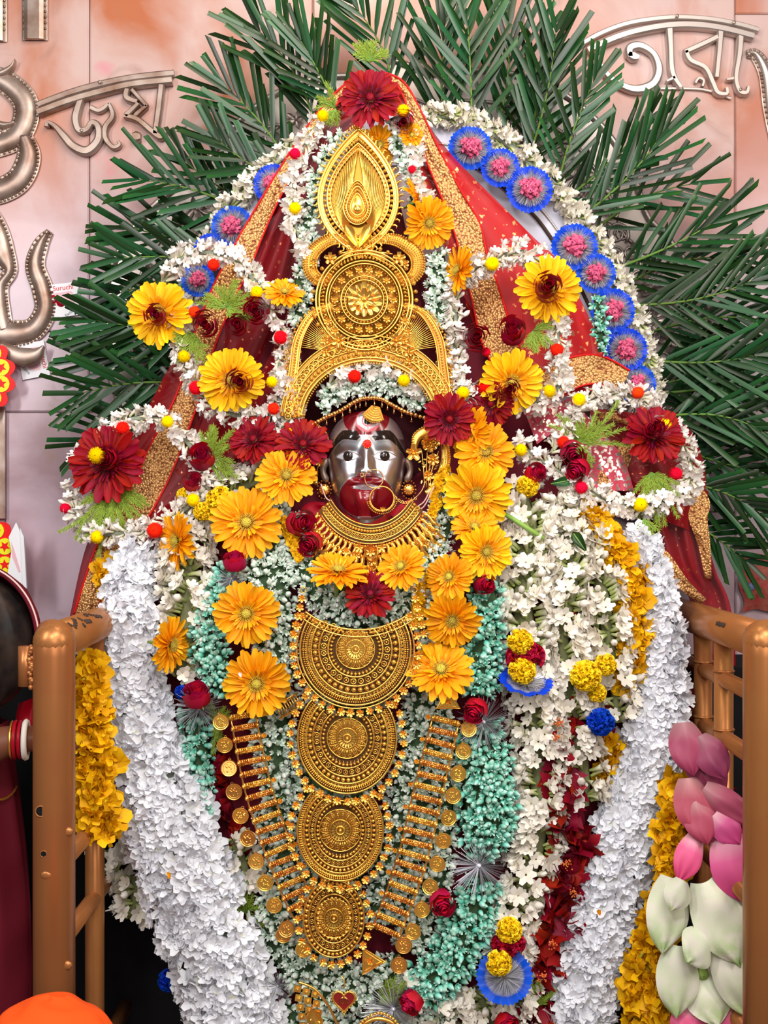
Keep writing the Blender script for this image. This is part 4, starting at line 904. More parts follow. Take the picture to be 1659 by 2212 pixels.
# ---- ladder necklace with coins
def rungm():
    m = M()
    for yy in (-3.2, 0, 3.2): m.put(tube([(-26, yy, 2-abs(yy)*.3), (26, yy, 2-abs(yy)*.3)], 1.7, 5))
    for x in (-26, -20, -6, 6, 20, 26): m.put(tube([(x, -5, 2.4), (x, 5, 2.4)], 1.9, 6))
    for x in (-15, -11, 11, 15, -1.8, 1.8): m.put(sphere(1.9, 6, 4), T(x, 2.6, 3.4)); m.put(sphere(1.9, 6, 4), T(x, -2.6, 3.4))
    m.put(sphere(4.4, 8, 5), T(-29, 0, 2)); m.put(sphere(4.4, 8, 5), T(29, 0, 2)); return m
def coinm(seed):
    rr = random.Random(seed); m = prism([(math.cos(a*PI/12), math.sin(a*PI/12)) for a in range(24)], -.06, .06); m.put(ring(0, 0, .95, .07, 24, z=.06)); m.put(ring(0, 0, .72, .035, 20, z=.07))
    for i in range(14): m.put(sphere(1, 6, 4), T(rr.uniform(-.45, .45), rr.uniform(-.45, .45), .06, rr.uniform(.08, .14)))
    m.put(ring(0, 1.08, .14, .05, 8)); return m
RM = rungm(); me_rung = RM.mesh('rung', m_goldd); me_rungg = RM.mesh('rung', m_gold); COINS = [coinm(k).mesh('coin', m_, False) for k, m_ in ((1, m_gold), (2, m_gold), (3, m_goldd))]
def bellm(): return around(petal(1, .7, .4, .35, 2, 2, .8), 7, .03, .5)
me_bell = bellm().mesh('bell_flower', m_gold)
def ladder(label, path, side, coins_at):
    mid = path[len(path)//2]; yb = ysurf(*mid[:2])-.07
    t = Thing('coin_necklace', label, 'necklace', mid[0], mid[1], yb); ps = cr(px_rel(t, path), 14)
    L = [0]
    for a, b in zip(ps, ps[1:]): L.append(L[-1]+math.hypot(b[0]-a[0], b[1]-a[1]))
    def at_(s):
        i = min(max(int(np.searchsorted(L, s))-1, 0), len(ps)-2); f = (s-L[i])/max(1e-6, L[i+1]-L[i]); a, b = ps[i], ps[i+1]
        x, y, w = [p*(1-f)+q*f for p, q in zip(a, b)]; X, Y = mid[0]+x, mid[1]-y
        return x, y, w, math.atan2(b[1]-a[1], b[0]-a[0]), (yb-(ysurf(X, Y)-.07))/t.k
    n = int(L[-1]/24); rails = {1: [], -1: []}
    for i in range(n):
        x, y, w, an, z = at_((i+.5)*L[-1]/n); ra = an+PI/2
        t.part('rung', me_rung if i % 3 else me_rungg, mx=T(x, y, z, 1, ra+random.uniform(-.03, .03)) @ Matrix.Diagonal((w/60, 1.35, 1.3, 1)))
        c, s = math.cos(ra), math.sin(ra)
        for sg in (1, -1): rails[sg].append((x+sg*c*w*.48, y+sg*s*w*.48, z))
        o = side*(1 if c > 0 else -1)
        if i % 2 == 0:
            r = 17.5; t.part('coin', COINS[random.randrange(3)], mx=T(x+o*c*(w*.5+r+3), y+o*s*(w*.5+r+3)-5, z+4, r, random.uniform(-.5, .5), random.uniform(-.2, .2), random.uniform(-.25, .25)))
            t.part('bell_flower', me_bell, mx=T(x-o*c*(w*.5+9), y-o*s*(w*.5+9), z+2, 8.5, random.uniform(0, 3)))
    for sg in (1, -1): t.part('side_chain', tube(rails[sg], 2.2, 5), m_goldd)
    return t, at_, L, yb
t, at_, L_, yb = ladder('coin-edged ladder necklace hanging on the left of the round plates', [(522, 1535, 56), (536, 1610, 58), (556, 1700, 60), (585, 1790, 62), (612, 1860, 60), (655, 1960, 58), (700, 2020, 50)], -1, 0)
x, y, w, an, z = at_(0); t.part('red_end_coin', COINS[2], mx=T(*t.loc(612, 2020, yb)[:], 17))
t, at_, L_, yb = ladder('coin-edged ladder necklace hanging on the right of the round plates', [(966, 1545, 60), (950, 1610, 62), (930, 1690, 64), (912, 1770, 66), (892, 1850, 66), (866, 1930, 64), (830, 2020, 62)], 1, 0)
def tri(s): return [(s*math.cos(PI/2+k*2*PI/3), s*math.sin(PI/2+k*2*PI/3)) for k in range(3)]
TRI = M(); TRI.put(prism(tri(30), 0, 4)); 
for s_ in (30, 21): p = tri(s_); TRI.put(tube([(a, b, 5) for a, b in p], 1.8, 5, closed=True))
TRI.put(florl(), T(0, 0, 6, 7)); me_tri = TRI.mesh('triangle_end', m_gold, False)
t.part('triangle_end', me_tri, mx=T(*t.loc(968, 1515, yb-.004)[:], 1)); t.part('triangle_end', me_tri, mx=T(*t.loc(800, 2075, yb-.01)[:], 1.1, 2.6))
for (x, y) in ((872, 2042), (862, 2085)): t.part('coin', COINS[2], mx=T(*t.loc(x, y, ysurf(x, y)-.08)[:], 18))

# ---- choker
t = Thing('gold_choker', 'wide gold choker of flame scrolls with a pointed centre under the chin', 'choker', 801, 1122, -.175)
def arcp(R, a): return (R*math.sin(a)*.82, 118-R*math.cos(a), 34-50*(a*a))
for k, (R_, th) in enumerate(((130, 2), (137, 1.6), (150, 2.4), (163, 2), (170, 1.6))):
    n_ = 40; A = .98-.02*k; t.part('band_wire', tube([arcp(R_, -A+2*A*i/n_) for i in range(n_+1)], th*.8, 6), m_gold)
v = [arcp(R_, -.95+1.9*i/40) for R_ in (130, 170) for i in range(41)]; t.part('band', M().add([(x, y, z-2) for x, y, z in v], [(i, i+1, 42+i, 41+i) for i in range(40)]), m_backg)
t.part('bead_rows', many('bead_rows', [BEAD, ROSB], m_gold, [(k % 2, Matrix.Translation(arcp(R_, -.93+1.86*i/n_)) @ Matrix.Scale(s_, 4)) for k, (R_, s_, n_) in enumerate(((143, 4, 34), (156.5, 4.4, 34), (176, 3.4, 46))) for i in range(n_+1)]), kind='stuff')
flame = tube([(2.5*math.sin(u*2.2*PI)*(1-.3*u), -u*34, 2*math.sin(u*5)) for u in [i/9 for i in range(10)]], [3.2, 3.8, 3, 3.8, 3.4, 3.6, 4, 4.2, 3.2, 1.2], 6)
flame.put(sphere(3.2, 7, 5), T(0, -36, 2)); flame.put(tube([(0, -10, 0), (6, -18, 2), (3, -25, 3)], [1.6, 2, .6], 5)); me_flame = flame.mesh('flame_scroll', m_gold)
for rowi, (R0_, sc, n_) in enumerate(((176, 1.25, 25), (198, 1.35, 23), (222, 1.2, 17))):
    for i in range(n_):
        A = .92-rowi*.10; a = -A+2*A*(i+.5*(rowi % 2))/(n_-1)
        if rowi == 2 and abs(a) > .5: continue
        p = arcp(R0_, a); t.part('flame_scroll', me_flame, mx=Matrix.Translation((p[0], p[1], p[2]+rowi*2)) @ Matrix.Rotation(a, 4, 'Z') @ Matrix.Rotation(random.uniform(-.5, .5), 4, 'Y') @ Matrix.Scale(sc*random.uniform(.9, 1.1), 4))
cpn = M(); cpn.put(around(petal(1, .8, .3, .2, 2, 3), 6, .02, .2), T(0, -68, 46, 20)); cpn.put(florl(), T(0, -68, 50, 11)); 
for s_ in (-1, 1): cpn.put(around(petal(1, .5, .3, .2, 2, 3), 5, .02, .2), T(s_*24, -60, 42, 14))
t.part('centre_flower', cpn, m_gold)
t.part('drop_flower', florl(), m_gold, mx=T(0, -108, 44, 14)); t.part('drop_flower', florl(), m_gold, mx=T(2, -88, 45, 12)); 
for x in (-52, -30, 30, 52): t.part('drop_flower', florl(), m_gold, mx=T(x, -86+abs(x)*.35, 42, 9))

# ---- crown
YC = -.115
t = Thing('gold_headpiece', 'tall filigree gold crown with a leaf-shaped finial above the face', 'crown', 790, 650, YC)
q = lambda pts: px_rel(t, pts)
def leafo(s, cx=774, top=280, bot=545, hwid=86):
    out = []
    for i in range(64):
        u = i/64*2*PI; tt = (1-math.cos(u))/2     # 0 top ..1 bottom
        w = hwid*s*(tt**.95*(1-tt)**.72/.3198)*(1 if u < PI else -1); mid = (top+bot)/2+10; yy = mid+(top+(bot-top)*tt-mid)*s
        out.append((cx+w, yy))
    return out
for s_, th, nm in ((1, 3, 'finial_rim'), (.90, 2, 'finial_wire'), (.78, 2.2, 'finial_wire'), (.70, 1.6, 'finial_wire')): t.part(nm, tube([(x, y, 6) for x, y in q(leafo(s_))], th, 6, closed=True), m_gold)
def strip(o, i_, z, mt, nm): o, i_ = q(o), q(i_); n = len(o); t.part(nm, M().add([(x, y, z) for x, y in o]+[(x, y, z+1) for x, y in i_], [(k, (k+1) % n, n+(k+1) % n, n+k) for k in range(n)]), mt)
strip(leafo(1), leafo(.90), 3, m_goldd, 'finial_band'); strip(leafo(.78), leafo(.70), 3, m_goldd, 'finial_band')
xb = [(0, T(x, y, 6, 4.2)) for x, y in q(leafo(.845))]+[(0, T(x, y, 8, 2.0)) for x, y in q(leafo(.74))]
lo = q(leafo(1.03)); curl = tube([(0, 0, 0), (3, 4, 1), (8, 5, 2), (10, 1, 2)], [2.6, 2.4, 1.8, .8], 6)
for i, (x, y) in enumerate(lo):
    a = math.atan2(y-(650-415), x+16); xb.append((1, T(x, y, 4, 1.05, a)))
t.part('finial_beads', many('finial_beads', [BEAD, curl], m_gold, xb), kind='stuff')
for sg in (-1, 1): pass
fe = M(); inner_ = q(leafo(.36, top=330, bot=560, hwid=100)); outer_ = q(leafo(.70))
for i in range(120):
    u = (i+.5)/120*2*PI; tt = (1-math.cos(u))/2
    if tt > .86: continue
    sgn = 1 if u < PI else -1; k = i/120*64; o_ = outer_[int(k) % 64]
    b0 = (-16+sgn*24*math.sin(PI*min(1, tt+.15))**.7, 195-tt*90-20); 
    fe.put(tube([(b0[0], b0[1], 8), ((b0[0]+o_[0])/2+sgn*4, (b0[1]+o_[1])/2+12, 10), (o_[0], o_[1], 6)], 1.05, 4))
t.part('feather_wires', fe, m_gold, kind='stuff')
t.part('finial_backing', prism(q(leafo(.72, hwid=84))[::-1], -3, -1), mat('amber_gold_foil', [(.20, .10, .015), (.26, .13, .02)], rough=.3, metal=1, var=0), smooth=False)
ey = lambda s: q([(772+30*s*math.sin(a)*(1-.45*math.cos(a)*1.0 if 0 else 1)*(1 if math.cos(a) < 0 else (1-.35*math.cos(a))), 448-44*s*math.cos(a)*(1.25 if math.cos(a) > 0 else .9)) for a in [2*PI*i/40 for i in range(40)]])
t.part('teardrop_plate', prism(ey(1.0)[::-1], 8, 10), m_gold); 
for s_ in (1.0, .78, .5): t.part('teardrop_ring', tube([(x, y, 11) for x, y in ey(s_)], 1.8, 5, closed=True), m_gold)
t.part('teardrop_beads', many('teardrop_beads', [BEAD], m_gold, [(0, T(x, y, 12, 2.6)) for s_ in (.88, .62) for x, y in ey(s_)]), kind='stuff'); t.part('teardrop_jewel', sphere(9, 12, 8, sz=.6), m_gold, mx=T(-18, 196, 12))
for s_ in (-1, 1): t.part('finial_leaf', petal(56, 22, .3, .1, 4, 6, .2), m_gold, mx=T(-16, 112, 11, 1, -s_*.5))
# scrolls
for sg in (-1, 1):
    cx = 0
    pts = [(-16, 118), (sg*38-8, 132), (sg*78-6, 128), (sg*112-4, 100), (sg*114-4, 62), (sg*86-4, 40), (sg*72-4, 60)]
    t.part('scroll', ribbon([(x, y, w) for (x, y), w in zip(pts, (6, 18, 26, 30, 28, 20, 8))], 4, .2, 2, 8, True), m_amber)
    sp_ = cr([(x, y, w) for (x, y), w in zip(pts, (6, 18, 26, 30, 28, 20, 8))], 9); sb = []
    for i in range(1, len(sp_)-1):
        dx, dy = sp_[i+1][0]-sp_[i-1][0], sp_[i+1][1]-sp_[i-1][1]; l = math.hypot(dx, dy) or 1
        for f_ in (-.48, -.32, -.16, 0, .16, .32, .48): sb.append((0, T(sp_[i][0]-dy/l*f_*sp_[i][2], sp_[i][1]+dx/l*f_*sp_[i][2], 4+3*(1-abs(f_)*1.5), 2.6 if abs(f_) > .4 else 1.8)))
    t.part('scroll_beads', many('scroll_beads', [BEAD], m_gold, sb), kind='stuff')
    for k in range(4): t.part('scroll_stem', tube(cr([(-14, 112, 6), (sg*(24+k*5)-10, 106-k*6, 7), (sg*(58+k*4), 100-k*11, 6)], 6), 1.8, 5), m_gold)
    t.part('scroll_flower', florl(5), m_gold, mx=T(sg*74-2, 88, 12, 15)); t.part('scroll_flower', florl(6), m_gold, mx=T(sg*98-14, 78, 10, 10))
# round medallion
mc = (787-790, 0)
for r_, th in ((104, 2.4), (97, 2), (82, 2), (76, 1.6), (50, 2), (42, 1.6)): t.part('medallion_ring', ring(mc[0], 0, r_, th, 64, z=10, ry=r_*1.03), m_gold)
t.part('medallion_back', prism([(mc[0]+106*math.cos(a*PI/32), 106*1.03*math.sin(a*PI/32)) for a in range(64)], 2, 4), m_amber)
xb = []
for r_, n_, s_, k in ((89, 70, 3.4, 0), (93, 80, 1.8, 0), (63, 18, 9, 1), (46, 40, 2.6, 0), (112, 40, 5, 0), (71, 64, 1.7, 0), (54.5, 50, 1.7, 0)):
    for x, y in circ(n_, r_, r_*1.03): xb.append((k, T(mc[0]+x, y, 10, s_)))
t.part('medallion_beads', many('medallion_beads', [BEAD, florl()], m_gold, xb), kind='stuff')
cf = M(); cf.put(around(petal(1, .42, .3, .06, 2, 3, .6), 14, .01, .1), T(0, 0, 0, 38)); cf.put(around(petal(1, .5, .3, .15, 2, 3, .6), 9, .01, .2), T(0, 0, 3, 24)); cf.put(sphere(6, 10, 6), T(0, 0, 5))
t.part('medallion_flower', cf, m_gold, mx=T(mc[0], 0, 9))
t.part('cap_cloth', grid(lambda u, v_: ((u-.5)*2*(30+95*min(1, v_*1.5)**.8*(1 if v_ < .75 else 1.12)), 372-v_*560, -22-40*(2*u-1)**2), 12, 16), mat('maroon_cap_cloth', [(.06, .006, .010), (.09, .008, .012)], var=0, rough=.8, bump=.4, bscale=.3))
# curved arch band over the forehead
def arch(R, a, z=4): return (4+R*math.sin(a), -264+R*1.02*math.cos(a), z+6)
AX = {0: 0}
def arch2(rx, ry, u): a = -1.5+3.0*u; return (6+rx*math.sin(a), -262+ry*math.cos(a), 8)
for rx, ry, th in ((145, 132, 2.2), (152, 139, 2), (166, 156, 1.8), (182, 176, 2.2), (190, 186, 1.6)): t.part('arch_wire', tube([arch2(rx, ry, i/60) for i in range(61)], th, 6), m_gold)
v = [arch2(rx, ry, i/60) for rx, ry in ((143, 130), (191, 187)) for i in range(61)]; t.part('arch_plate', M().add([(x, y, 4) for x, y, z in v], [(i+1, i, 61+i, 62+i) for i in range(60)]), m_amber)
t.part('arch_beads', many('arch_beads', [BEAD, ROSB], m_gold, [(0, Matrix.Translation(arch2(159, 147, i/44)) @ Matrix.Scale(4.4, 4)) for i in range(45)]+[(1, Matrix.Translation(arch2(174, 166, i/38)) @ Matrix.Scale(8, 4)) for i in range(39)]+[(0, Matrix.Translation(arch2(139, 127, i/70)) @ Matrix.Scale(2.4, 4)) for i in range(71)]), kind='stuff')
# side wings: fan of wires, beaded rims, trailing shoulders
for sg in (-1, 1):
    cx = sg*102+6
    fan = M()
    for k in range(26):
        a = PI/2-sg*(.1+k*.055); b0 = (sg*60+4, -112); fan.put(tube([(b0[0], b0[1], 8), (b0[0]+sg*5+92*math.cos(a), b0[1]+105*math.sin(a)*.95+4, 5)], 1.1, 4))
    t.part('fan_wires', fan, m_gold, kind='stuff')
    pts = [(sg*78, -10), (sg*120, -30), (sg*150, -80), (sg*160, -140), (sg*165, -200), (sg*150, -250)]
    t.part('wing_band', ribbon([(x+6, y, 18) for x, y in pts], 6, .2, 0, 8), m_goldd)
    t.part('wing_wire', tube(cr([(x+6+sg*9, y, 7) for x, y in pts], 8), 1.8, 5), m_gold); t.part('wing_wire', tube(cr([(x+6-sg*9, y, 7) for x, y in pts], 8), 1.8, 5), m_gold)
    t.part('wing_beads', many('wing_beads', [BEAD, FLOR], m_gold, [(0, T(x, y, 7, 3.6)) for x, y, in [(p[0]+6, p[1]) for p in cr(pts, 10)]]+[(1, T(sg*(70+26*random.random())+6, -20-22*k+random.uniform(-5, 5), 10, 10)) for k in range(1, 6)]+[(0, T(x+6+sg*(14+3*(i % 2)), y, 6, 3)) for i, (x, y) in enumerate(cr(pts, 9))]), kind='stuff')
    lat = M()
    for i in range(12):
        for j in range(5): lat.put(ring(sg*(150+j*7+4*(i % 2))+6, -110-12*i, 4.6, 1., 8, side=4))
    t.part('lattice_panel', lat, m_goldd, kind='stuff')
    t.part('wing_flower', florl(), m_gold, mx=T(sg*62+4, -88, 14, 16)); t.part('wing_flower', florl(5), m_gold, mx=T(sg*88+4, -112, 12, 12))
    inner = [(sg*60+4, -118), (sg*96, -130), (sg*128, -165), (sg*150, -215)]
    t.part('wing_wire', tube(cr([(x, y, 9) for x, y in inner], 8), 2, 5), m_gold)

# ---- earrings
t = Thing('gold_earring', 'large crescent gold earring with flowers beside the right cheek', 'earring', 925, 995, -.10)
cre = [(-36, 40), (-22, 62), (4, 68), (24, 54), (36, 20), (30, -20), (14, -52), (-2, -68)]
pr = [(940-925, 0)]
rimp = [(-30, 30), (-26, 52), (-6, 64), (14, 54)]
t.part('crescent', ribbon([(-30, 26, 12), (-24, 50, 20), (-4, 62, 24), (14, 56, 18)], 5, .2, 0, 6, True), m_gold)
t.part('crescent', ribbon([(34, 40, 14), (38, 6, 20), (30, -28, 22), (12, -60, 20), (-6, -70, 10)], 5, .2, 0, 6, True), m_gold)
xs = [(0, T(x, y, 4, 2.8)) for x, y in cr([(-34, 28), (-31, 56), (-4, 74), (18, 62)], 6)]+[(0, T(x, y, 4, 2.8)) for x, y in cr([(42, 38), (47, 4), (38, -32), (18, -66)], 8)]+[(0, T(x, y, 7, 1.8)) for x, y in cr([(34, 36), (38, 6), (30, -28), (12, -60)], 10)]
t.part('bead_rim', many('bead_rim', [BEAD], m_gold, xs), kind='stuff')
t.part('rosette', florl(8), m_gold, mx=T(4, 38, 8, 21)); t.part('rosette', florl(8), m_gold, mx=T(4, 38, 12, 13)); t.part('rosette', florl(5), m_gold, mx=T(-32, 16, 8, 20)); t.part('rosette', florl(6), m_gold, mx=T(10, 2, 8, 14)); t.part('rosette', florl(6), m_gold, mx=T(0, -32, 8, 12))
for k in range(4): t.part('stem', tube(cr([(-8+k*4, -58, 4), (-10+k*6, -20, 5), (-14+k*12, 20, 4)], 5), 1.3, 5), m_gold)
t.part('leaves', many('leaves', [petal(1, .5, .2, .2, 1, 2)], m_gold, [(0, T(random.uniform(-20, 22), random.uniform(-50, 20), 5, 8, random.uniform(0, 6))) for _ in range(26)]), kind='stuff')
t = Thing('gold_earring', 'crescent gold earring beside the left cheek, half under flowers', 'earring', 682, 965, -.09)
t.part('crescent', ribbon([(-34, 14, 8), (-24, 34, 14), (-2, 40, 16), (16, 24, 14), (22, 4, 8)], 5, .2, 0, 6, True), m_gold)
t.part('bead_rim', many('bead_rim', [BEAD], m_gold, [(0, T(x, y, 4, 2.6)) for x, y in cr([(-40, 16), (-28, 42), (0, 48), (22, 30), (28, 6)], 7)]), kind='stuff')
t.part('rosette', florl(5), m_gold, mx=T(6, -4, 7, 15)); t.part('rosette', florl(6), m_gold, mx=T(10, -34, 6, 10)); t.part('rosette', florl(6), m_gold, mx=T(-2, -58, 6, 10)); t.part('rosette', florl(8), m_gold, mx=T(-12, 18, 7, 12))
t.part('stem', tube([(6, -4, 3), (8, -34, 3), (0, -62, 3)], 1.6, 5), m_gold); t.part('pendant_drop', sphere(6, 10, 6, sz=1.2), m_gold, mx=T(0, -78, 4))
# bottom gold ornaments
t = Thing('gold_waist_ornament', 'gold studded ornament with square studs at the bottom edge left of centre', 'ornament', 665, 2170, ysurf(665, 2170)-.09)
for i in range(6):
    for j in range(3):
        t.part('stud', prism([(-8, -7), (8, -7), (8, 7), (-8, 7)], 0, 4).put(sphere(5, 8, 5), T(0, 0, 4)), m_gold, mx=T(-22+j*19+i*3, 36-i*20-j*6, 2, 1, -.2+i*.05), smooth=False)
t.part('edge_chain', tube(cr([(-20, 50, 4), (14, 36, 5), (44, 0, 5), (66, -46, 4), (80, -80, 4)], 6), 3, 6), m_goldd); t.part('leaf_panel', petal(60, 34, .3, .1, 4, 5, .1), m_gold, mx=T(26, -60, 4, 1, .3))
t = Thing('gold_waist_ornament', 'arched beaded gold ornament at the bottom edge right of centre', 'ornament', 815, 2205, ysurf(815, 2205)-.09)
t.part('arch', tube(cr([(-34, -40, 0), (-30, -10, 2), (0, 6, 3), (34, -6, 2), (46, -40, 0)], 6), 5, 8), m_goldd); t.part('beads', many('beads', [BEAD], m_gold, [(0, T(x, y, 3, 4)) for x, y in cr([(-44, -30), (-32, 0), (2, 18), (34, 6), (54, -24)], 5)]), kind='stuff')

# gold comb behind the first plate
t = Thing('gold_comb', 'coiled gold wire ornament showing between orange gerbera and necklace', 'ornament', 625, 1525, ysurf(625, 1525)-.05, rz=.5)
for k in range(9): t.part('wire', tube([(-26+k*6, -14, 0), (-24+k*6, 0, 6), (-26+k*6, 16, 0)], 1.8, 5), m_gold)
t.part('spine', tube([(-32, -14, 0), (30, -14, 0)], 2.4, 5), m_gold); t.part('spine', tube([(-32, 16, 0), (30, 16, 0)], 2.4, 5), m_gold)

# ================================================================ GARLANDS ON THE BODY
random.seed(100)
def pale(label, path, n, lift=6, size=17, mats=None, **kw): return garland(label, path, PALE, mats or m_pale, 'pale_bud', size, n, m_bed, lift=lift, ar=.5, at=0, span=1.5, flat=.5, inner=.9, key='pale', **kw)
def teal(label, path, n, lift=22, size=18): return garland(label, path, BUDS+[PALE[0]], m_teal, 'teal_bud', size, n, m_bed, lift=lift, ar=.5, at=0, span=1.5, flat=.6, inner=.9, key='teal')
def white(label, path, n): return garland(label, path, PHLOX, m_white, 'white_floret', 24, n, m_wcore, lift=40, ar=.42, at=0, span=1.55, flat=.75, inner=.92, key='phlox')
def yellow(label, path, n, lift=15, size=30, y=None): return garland(label, path, ALL, m_yel, 'yellow_flower', size, n, m_ycore, lift=lift, y=y, ar=.7, at=.1, span=1.5, flat=.7, inner=.8, key='allam')
def tub(label, path, n, lift=14, size=38, **kw): return garland(label, path, TUB, m_tube, 'tuberose', size*1.12, int(n*1.1), m_tcore, lift=lift, ar=.28, at=-.35, ao=.9, span=1.65, flat=.7, inner=.5, side=.4, key='tub', **kw)

white('thick white floret garland hanging down the left side', [(305, 1180, 38), (288, 1260, 58), (282, 1350, 70), (285, 1450, 76), (302, 1550, 82), (330, 1660, 90), (370, 1770, 100), (405, 1880, 106), (440, 1980, 108), (480, 2090, 106), (520, 2230, 106)], 1150)
white('thick white floret garland hanging down the right side', [(1368, 1145, 22), (1398, 1200, 30), (1420, 1290, 38), (1428, 1390, 46), (1420, 1490, 60), (1402, 1600, 66), (1380, 1710, 72), (1350, 1810, 72), (1320, 1910, 74), (1290, 2010, 74), (1262, 2110, 76), (1235, 2230, 76)], 950)
yellow('yellow trumpet-flower garland behind the left railing post', [(190, 1420, 26), (195, 1520, 36), (205, 1620, 42), (212, 1720, 46), (220, 1800, 40)], 120, lift=0, size=36, y=-.27)
yellow('small yellow blooms peeping out left of the white garland top', [(240, 1205, 16), (235, 1250, 22), (250, 1290, 14)], 12, lift=0, size=28)
yellow('yellow trumpet-flower garland curving inside the right white garland', [(1245, 1105, 34), (1290, 1150, 42), (1330, 1210, 44), (1358, 1280, 42), (1368, 1350, 38), (1358, 1420, 34), (1340, 1480, 22)], 130, lift=24)
yellow('short yellow blooms below the blue carnation', [(1322, 1590, 16), (1322, 1630, 18), (1308, 1690, 10)], 14, lift=20)
yellow('yellow trumpet-flower garland outside the right white garland', [(1462, 1670, 20), (1452, 1760, 34), (1450, 1850, 38), (1430, 1950, 36), (1410, 2020, 40), (1405, 2110, 60), (1415, 2220, 64)], 170, size=32, y=-.24)
# tuberoses
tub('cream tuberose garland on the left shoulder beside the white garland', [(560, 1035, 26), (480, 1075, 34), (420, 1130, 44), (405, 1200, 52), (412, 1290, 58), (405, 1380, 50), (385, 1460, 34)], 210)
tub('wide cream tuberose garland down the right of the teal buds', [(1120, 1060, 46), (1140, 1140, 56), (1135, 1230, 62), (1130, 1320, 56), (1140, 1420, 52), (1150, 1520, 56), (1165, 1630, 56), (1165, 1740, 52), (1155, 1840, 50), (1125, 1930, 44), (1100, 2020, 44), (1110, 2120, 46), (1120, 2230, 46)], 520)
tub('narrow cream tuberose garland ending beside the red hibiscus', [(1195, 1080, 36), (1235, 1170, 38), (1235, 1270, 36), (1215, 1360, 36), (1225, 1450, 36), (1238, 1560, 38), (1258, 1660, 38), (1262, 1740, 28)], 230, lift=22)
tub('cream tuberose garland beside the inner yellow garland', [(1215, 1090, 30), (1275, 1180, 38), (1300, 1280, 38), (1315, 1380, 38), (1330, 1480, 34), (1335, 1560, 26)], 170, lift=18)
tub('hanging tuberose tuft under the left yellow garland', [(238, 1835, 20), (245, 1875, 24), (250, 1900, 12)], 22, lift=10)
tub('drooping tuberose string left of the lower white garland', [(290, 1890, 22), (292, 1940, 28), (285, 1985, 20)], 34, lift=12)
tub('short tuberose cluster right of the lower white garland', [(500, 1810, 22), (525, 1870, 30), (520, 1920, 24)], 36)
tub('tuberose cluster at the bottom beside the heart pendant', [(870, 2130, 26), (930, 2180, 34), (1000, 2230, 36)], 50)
# pale green beds
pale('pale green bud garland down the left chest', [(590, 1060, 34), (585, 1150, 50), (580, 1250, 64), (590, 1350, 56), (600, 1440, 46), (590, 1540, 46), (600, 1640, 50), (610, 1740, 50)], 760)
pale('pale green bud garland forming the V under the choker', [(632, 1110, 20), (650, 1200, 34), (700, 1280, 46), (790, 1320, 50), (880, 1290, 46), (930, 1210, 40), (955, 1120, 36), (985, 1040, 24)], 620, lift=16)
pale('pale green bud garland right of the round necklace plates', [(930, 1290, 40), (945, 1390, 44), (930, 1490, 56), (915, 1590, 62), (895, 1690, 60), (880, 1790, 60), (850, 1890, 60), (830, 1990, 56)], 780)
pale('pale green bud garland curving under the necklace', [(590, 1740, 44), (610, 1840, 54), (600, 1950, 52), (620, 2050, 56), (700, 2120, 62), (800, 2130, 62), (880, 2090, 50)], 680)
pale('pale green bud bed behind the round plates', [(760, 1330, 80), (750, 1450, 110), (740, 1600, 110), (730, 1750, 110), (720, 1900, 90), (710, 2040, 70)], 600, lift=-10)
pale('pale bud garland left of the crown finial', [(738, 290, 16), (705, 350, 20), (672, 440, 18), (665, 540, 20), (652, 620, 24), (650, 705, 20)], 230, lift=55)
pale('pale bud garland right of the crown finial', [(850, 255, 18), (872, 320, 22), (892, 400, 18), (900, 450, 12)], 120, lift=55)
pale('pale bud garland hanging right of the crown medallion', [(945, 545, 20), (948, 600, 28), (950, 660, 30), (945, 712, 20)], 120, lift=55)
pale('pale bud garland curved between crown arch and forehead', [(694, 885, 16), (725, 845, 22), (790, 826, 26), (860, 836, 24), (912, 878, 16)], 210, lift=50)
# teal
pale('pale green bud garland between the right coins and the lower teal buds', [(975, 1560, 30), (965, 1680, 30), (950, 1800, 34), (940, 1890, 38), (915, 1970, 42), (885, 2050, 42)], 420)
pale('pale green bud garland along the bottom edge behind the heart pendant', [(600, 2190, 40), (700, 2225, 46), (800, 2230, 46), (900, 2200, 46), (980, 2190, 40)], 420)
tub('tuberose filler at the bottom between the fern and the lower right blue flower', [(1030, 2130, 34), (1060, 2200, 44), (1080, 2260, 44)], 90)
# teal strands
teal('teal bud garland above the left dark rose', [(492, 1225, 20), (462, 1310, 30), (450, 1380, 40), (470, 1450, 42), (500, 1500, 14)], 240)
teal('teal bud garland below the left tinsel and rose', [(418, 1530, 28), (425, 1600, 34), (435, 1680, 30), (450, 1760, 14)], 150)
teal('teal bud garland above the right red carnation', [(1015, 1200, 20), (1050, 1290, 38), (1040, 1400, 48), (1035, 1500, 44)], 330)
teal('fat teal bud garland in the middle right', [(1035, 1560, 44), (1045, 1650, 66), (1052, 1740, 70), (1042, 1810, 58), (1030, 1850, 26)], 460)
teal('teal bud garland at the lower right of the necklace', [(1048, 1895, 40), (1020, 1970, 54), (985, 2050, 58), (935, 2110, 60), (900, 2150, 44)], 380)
teal('small teal bud strand under the right rosettes', [(1290, 640, 12), (1296, 700, 16), (1300, 760, 12)], 50, 0, 15)
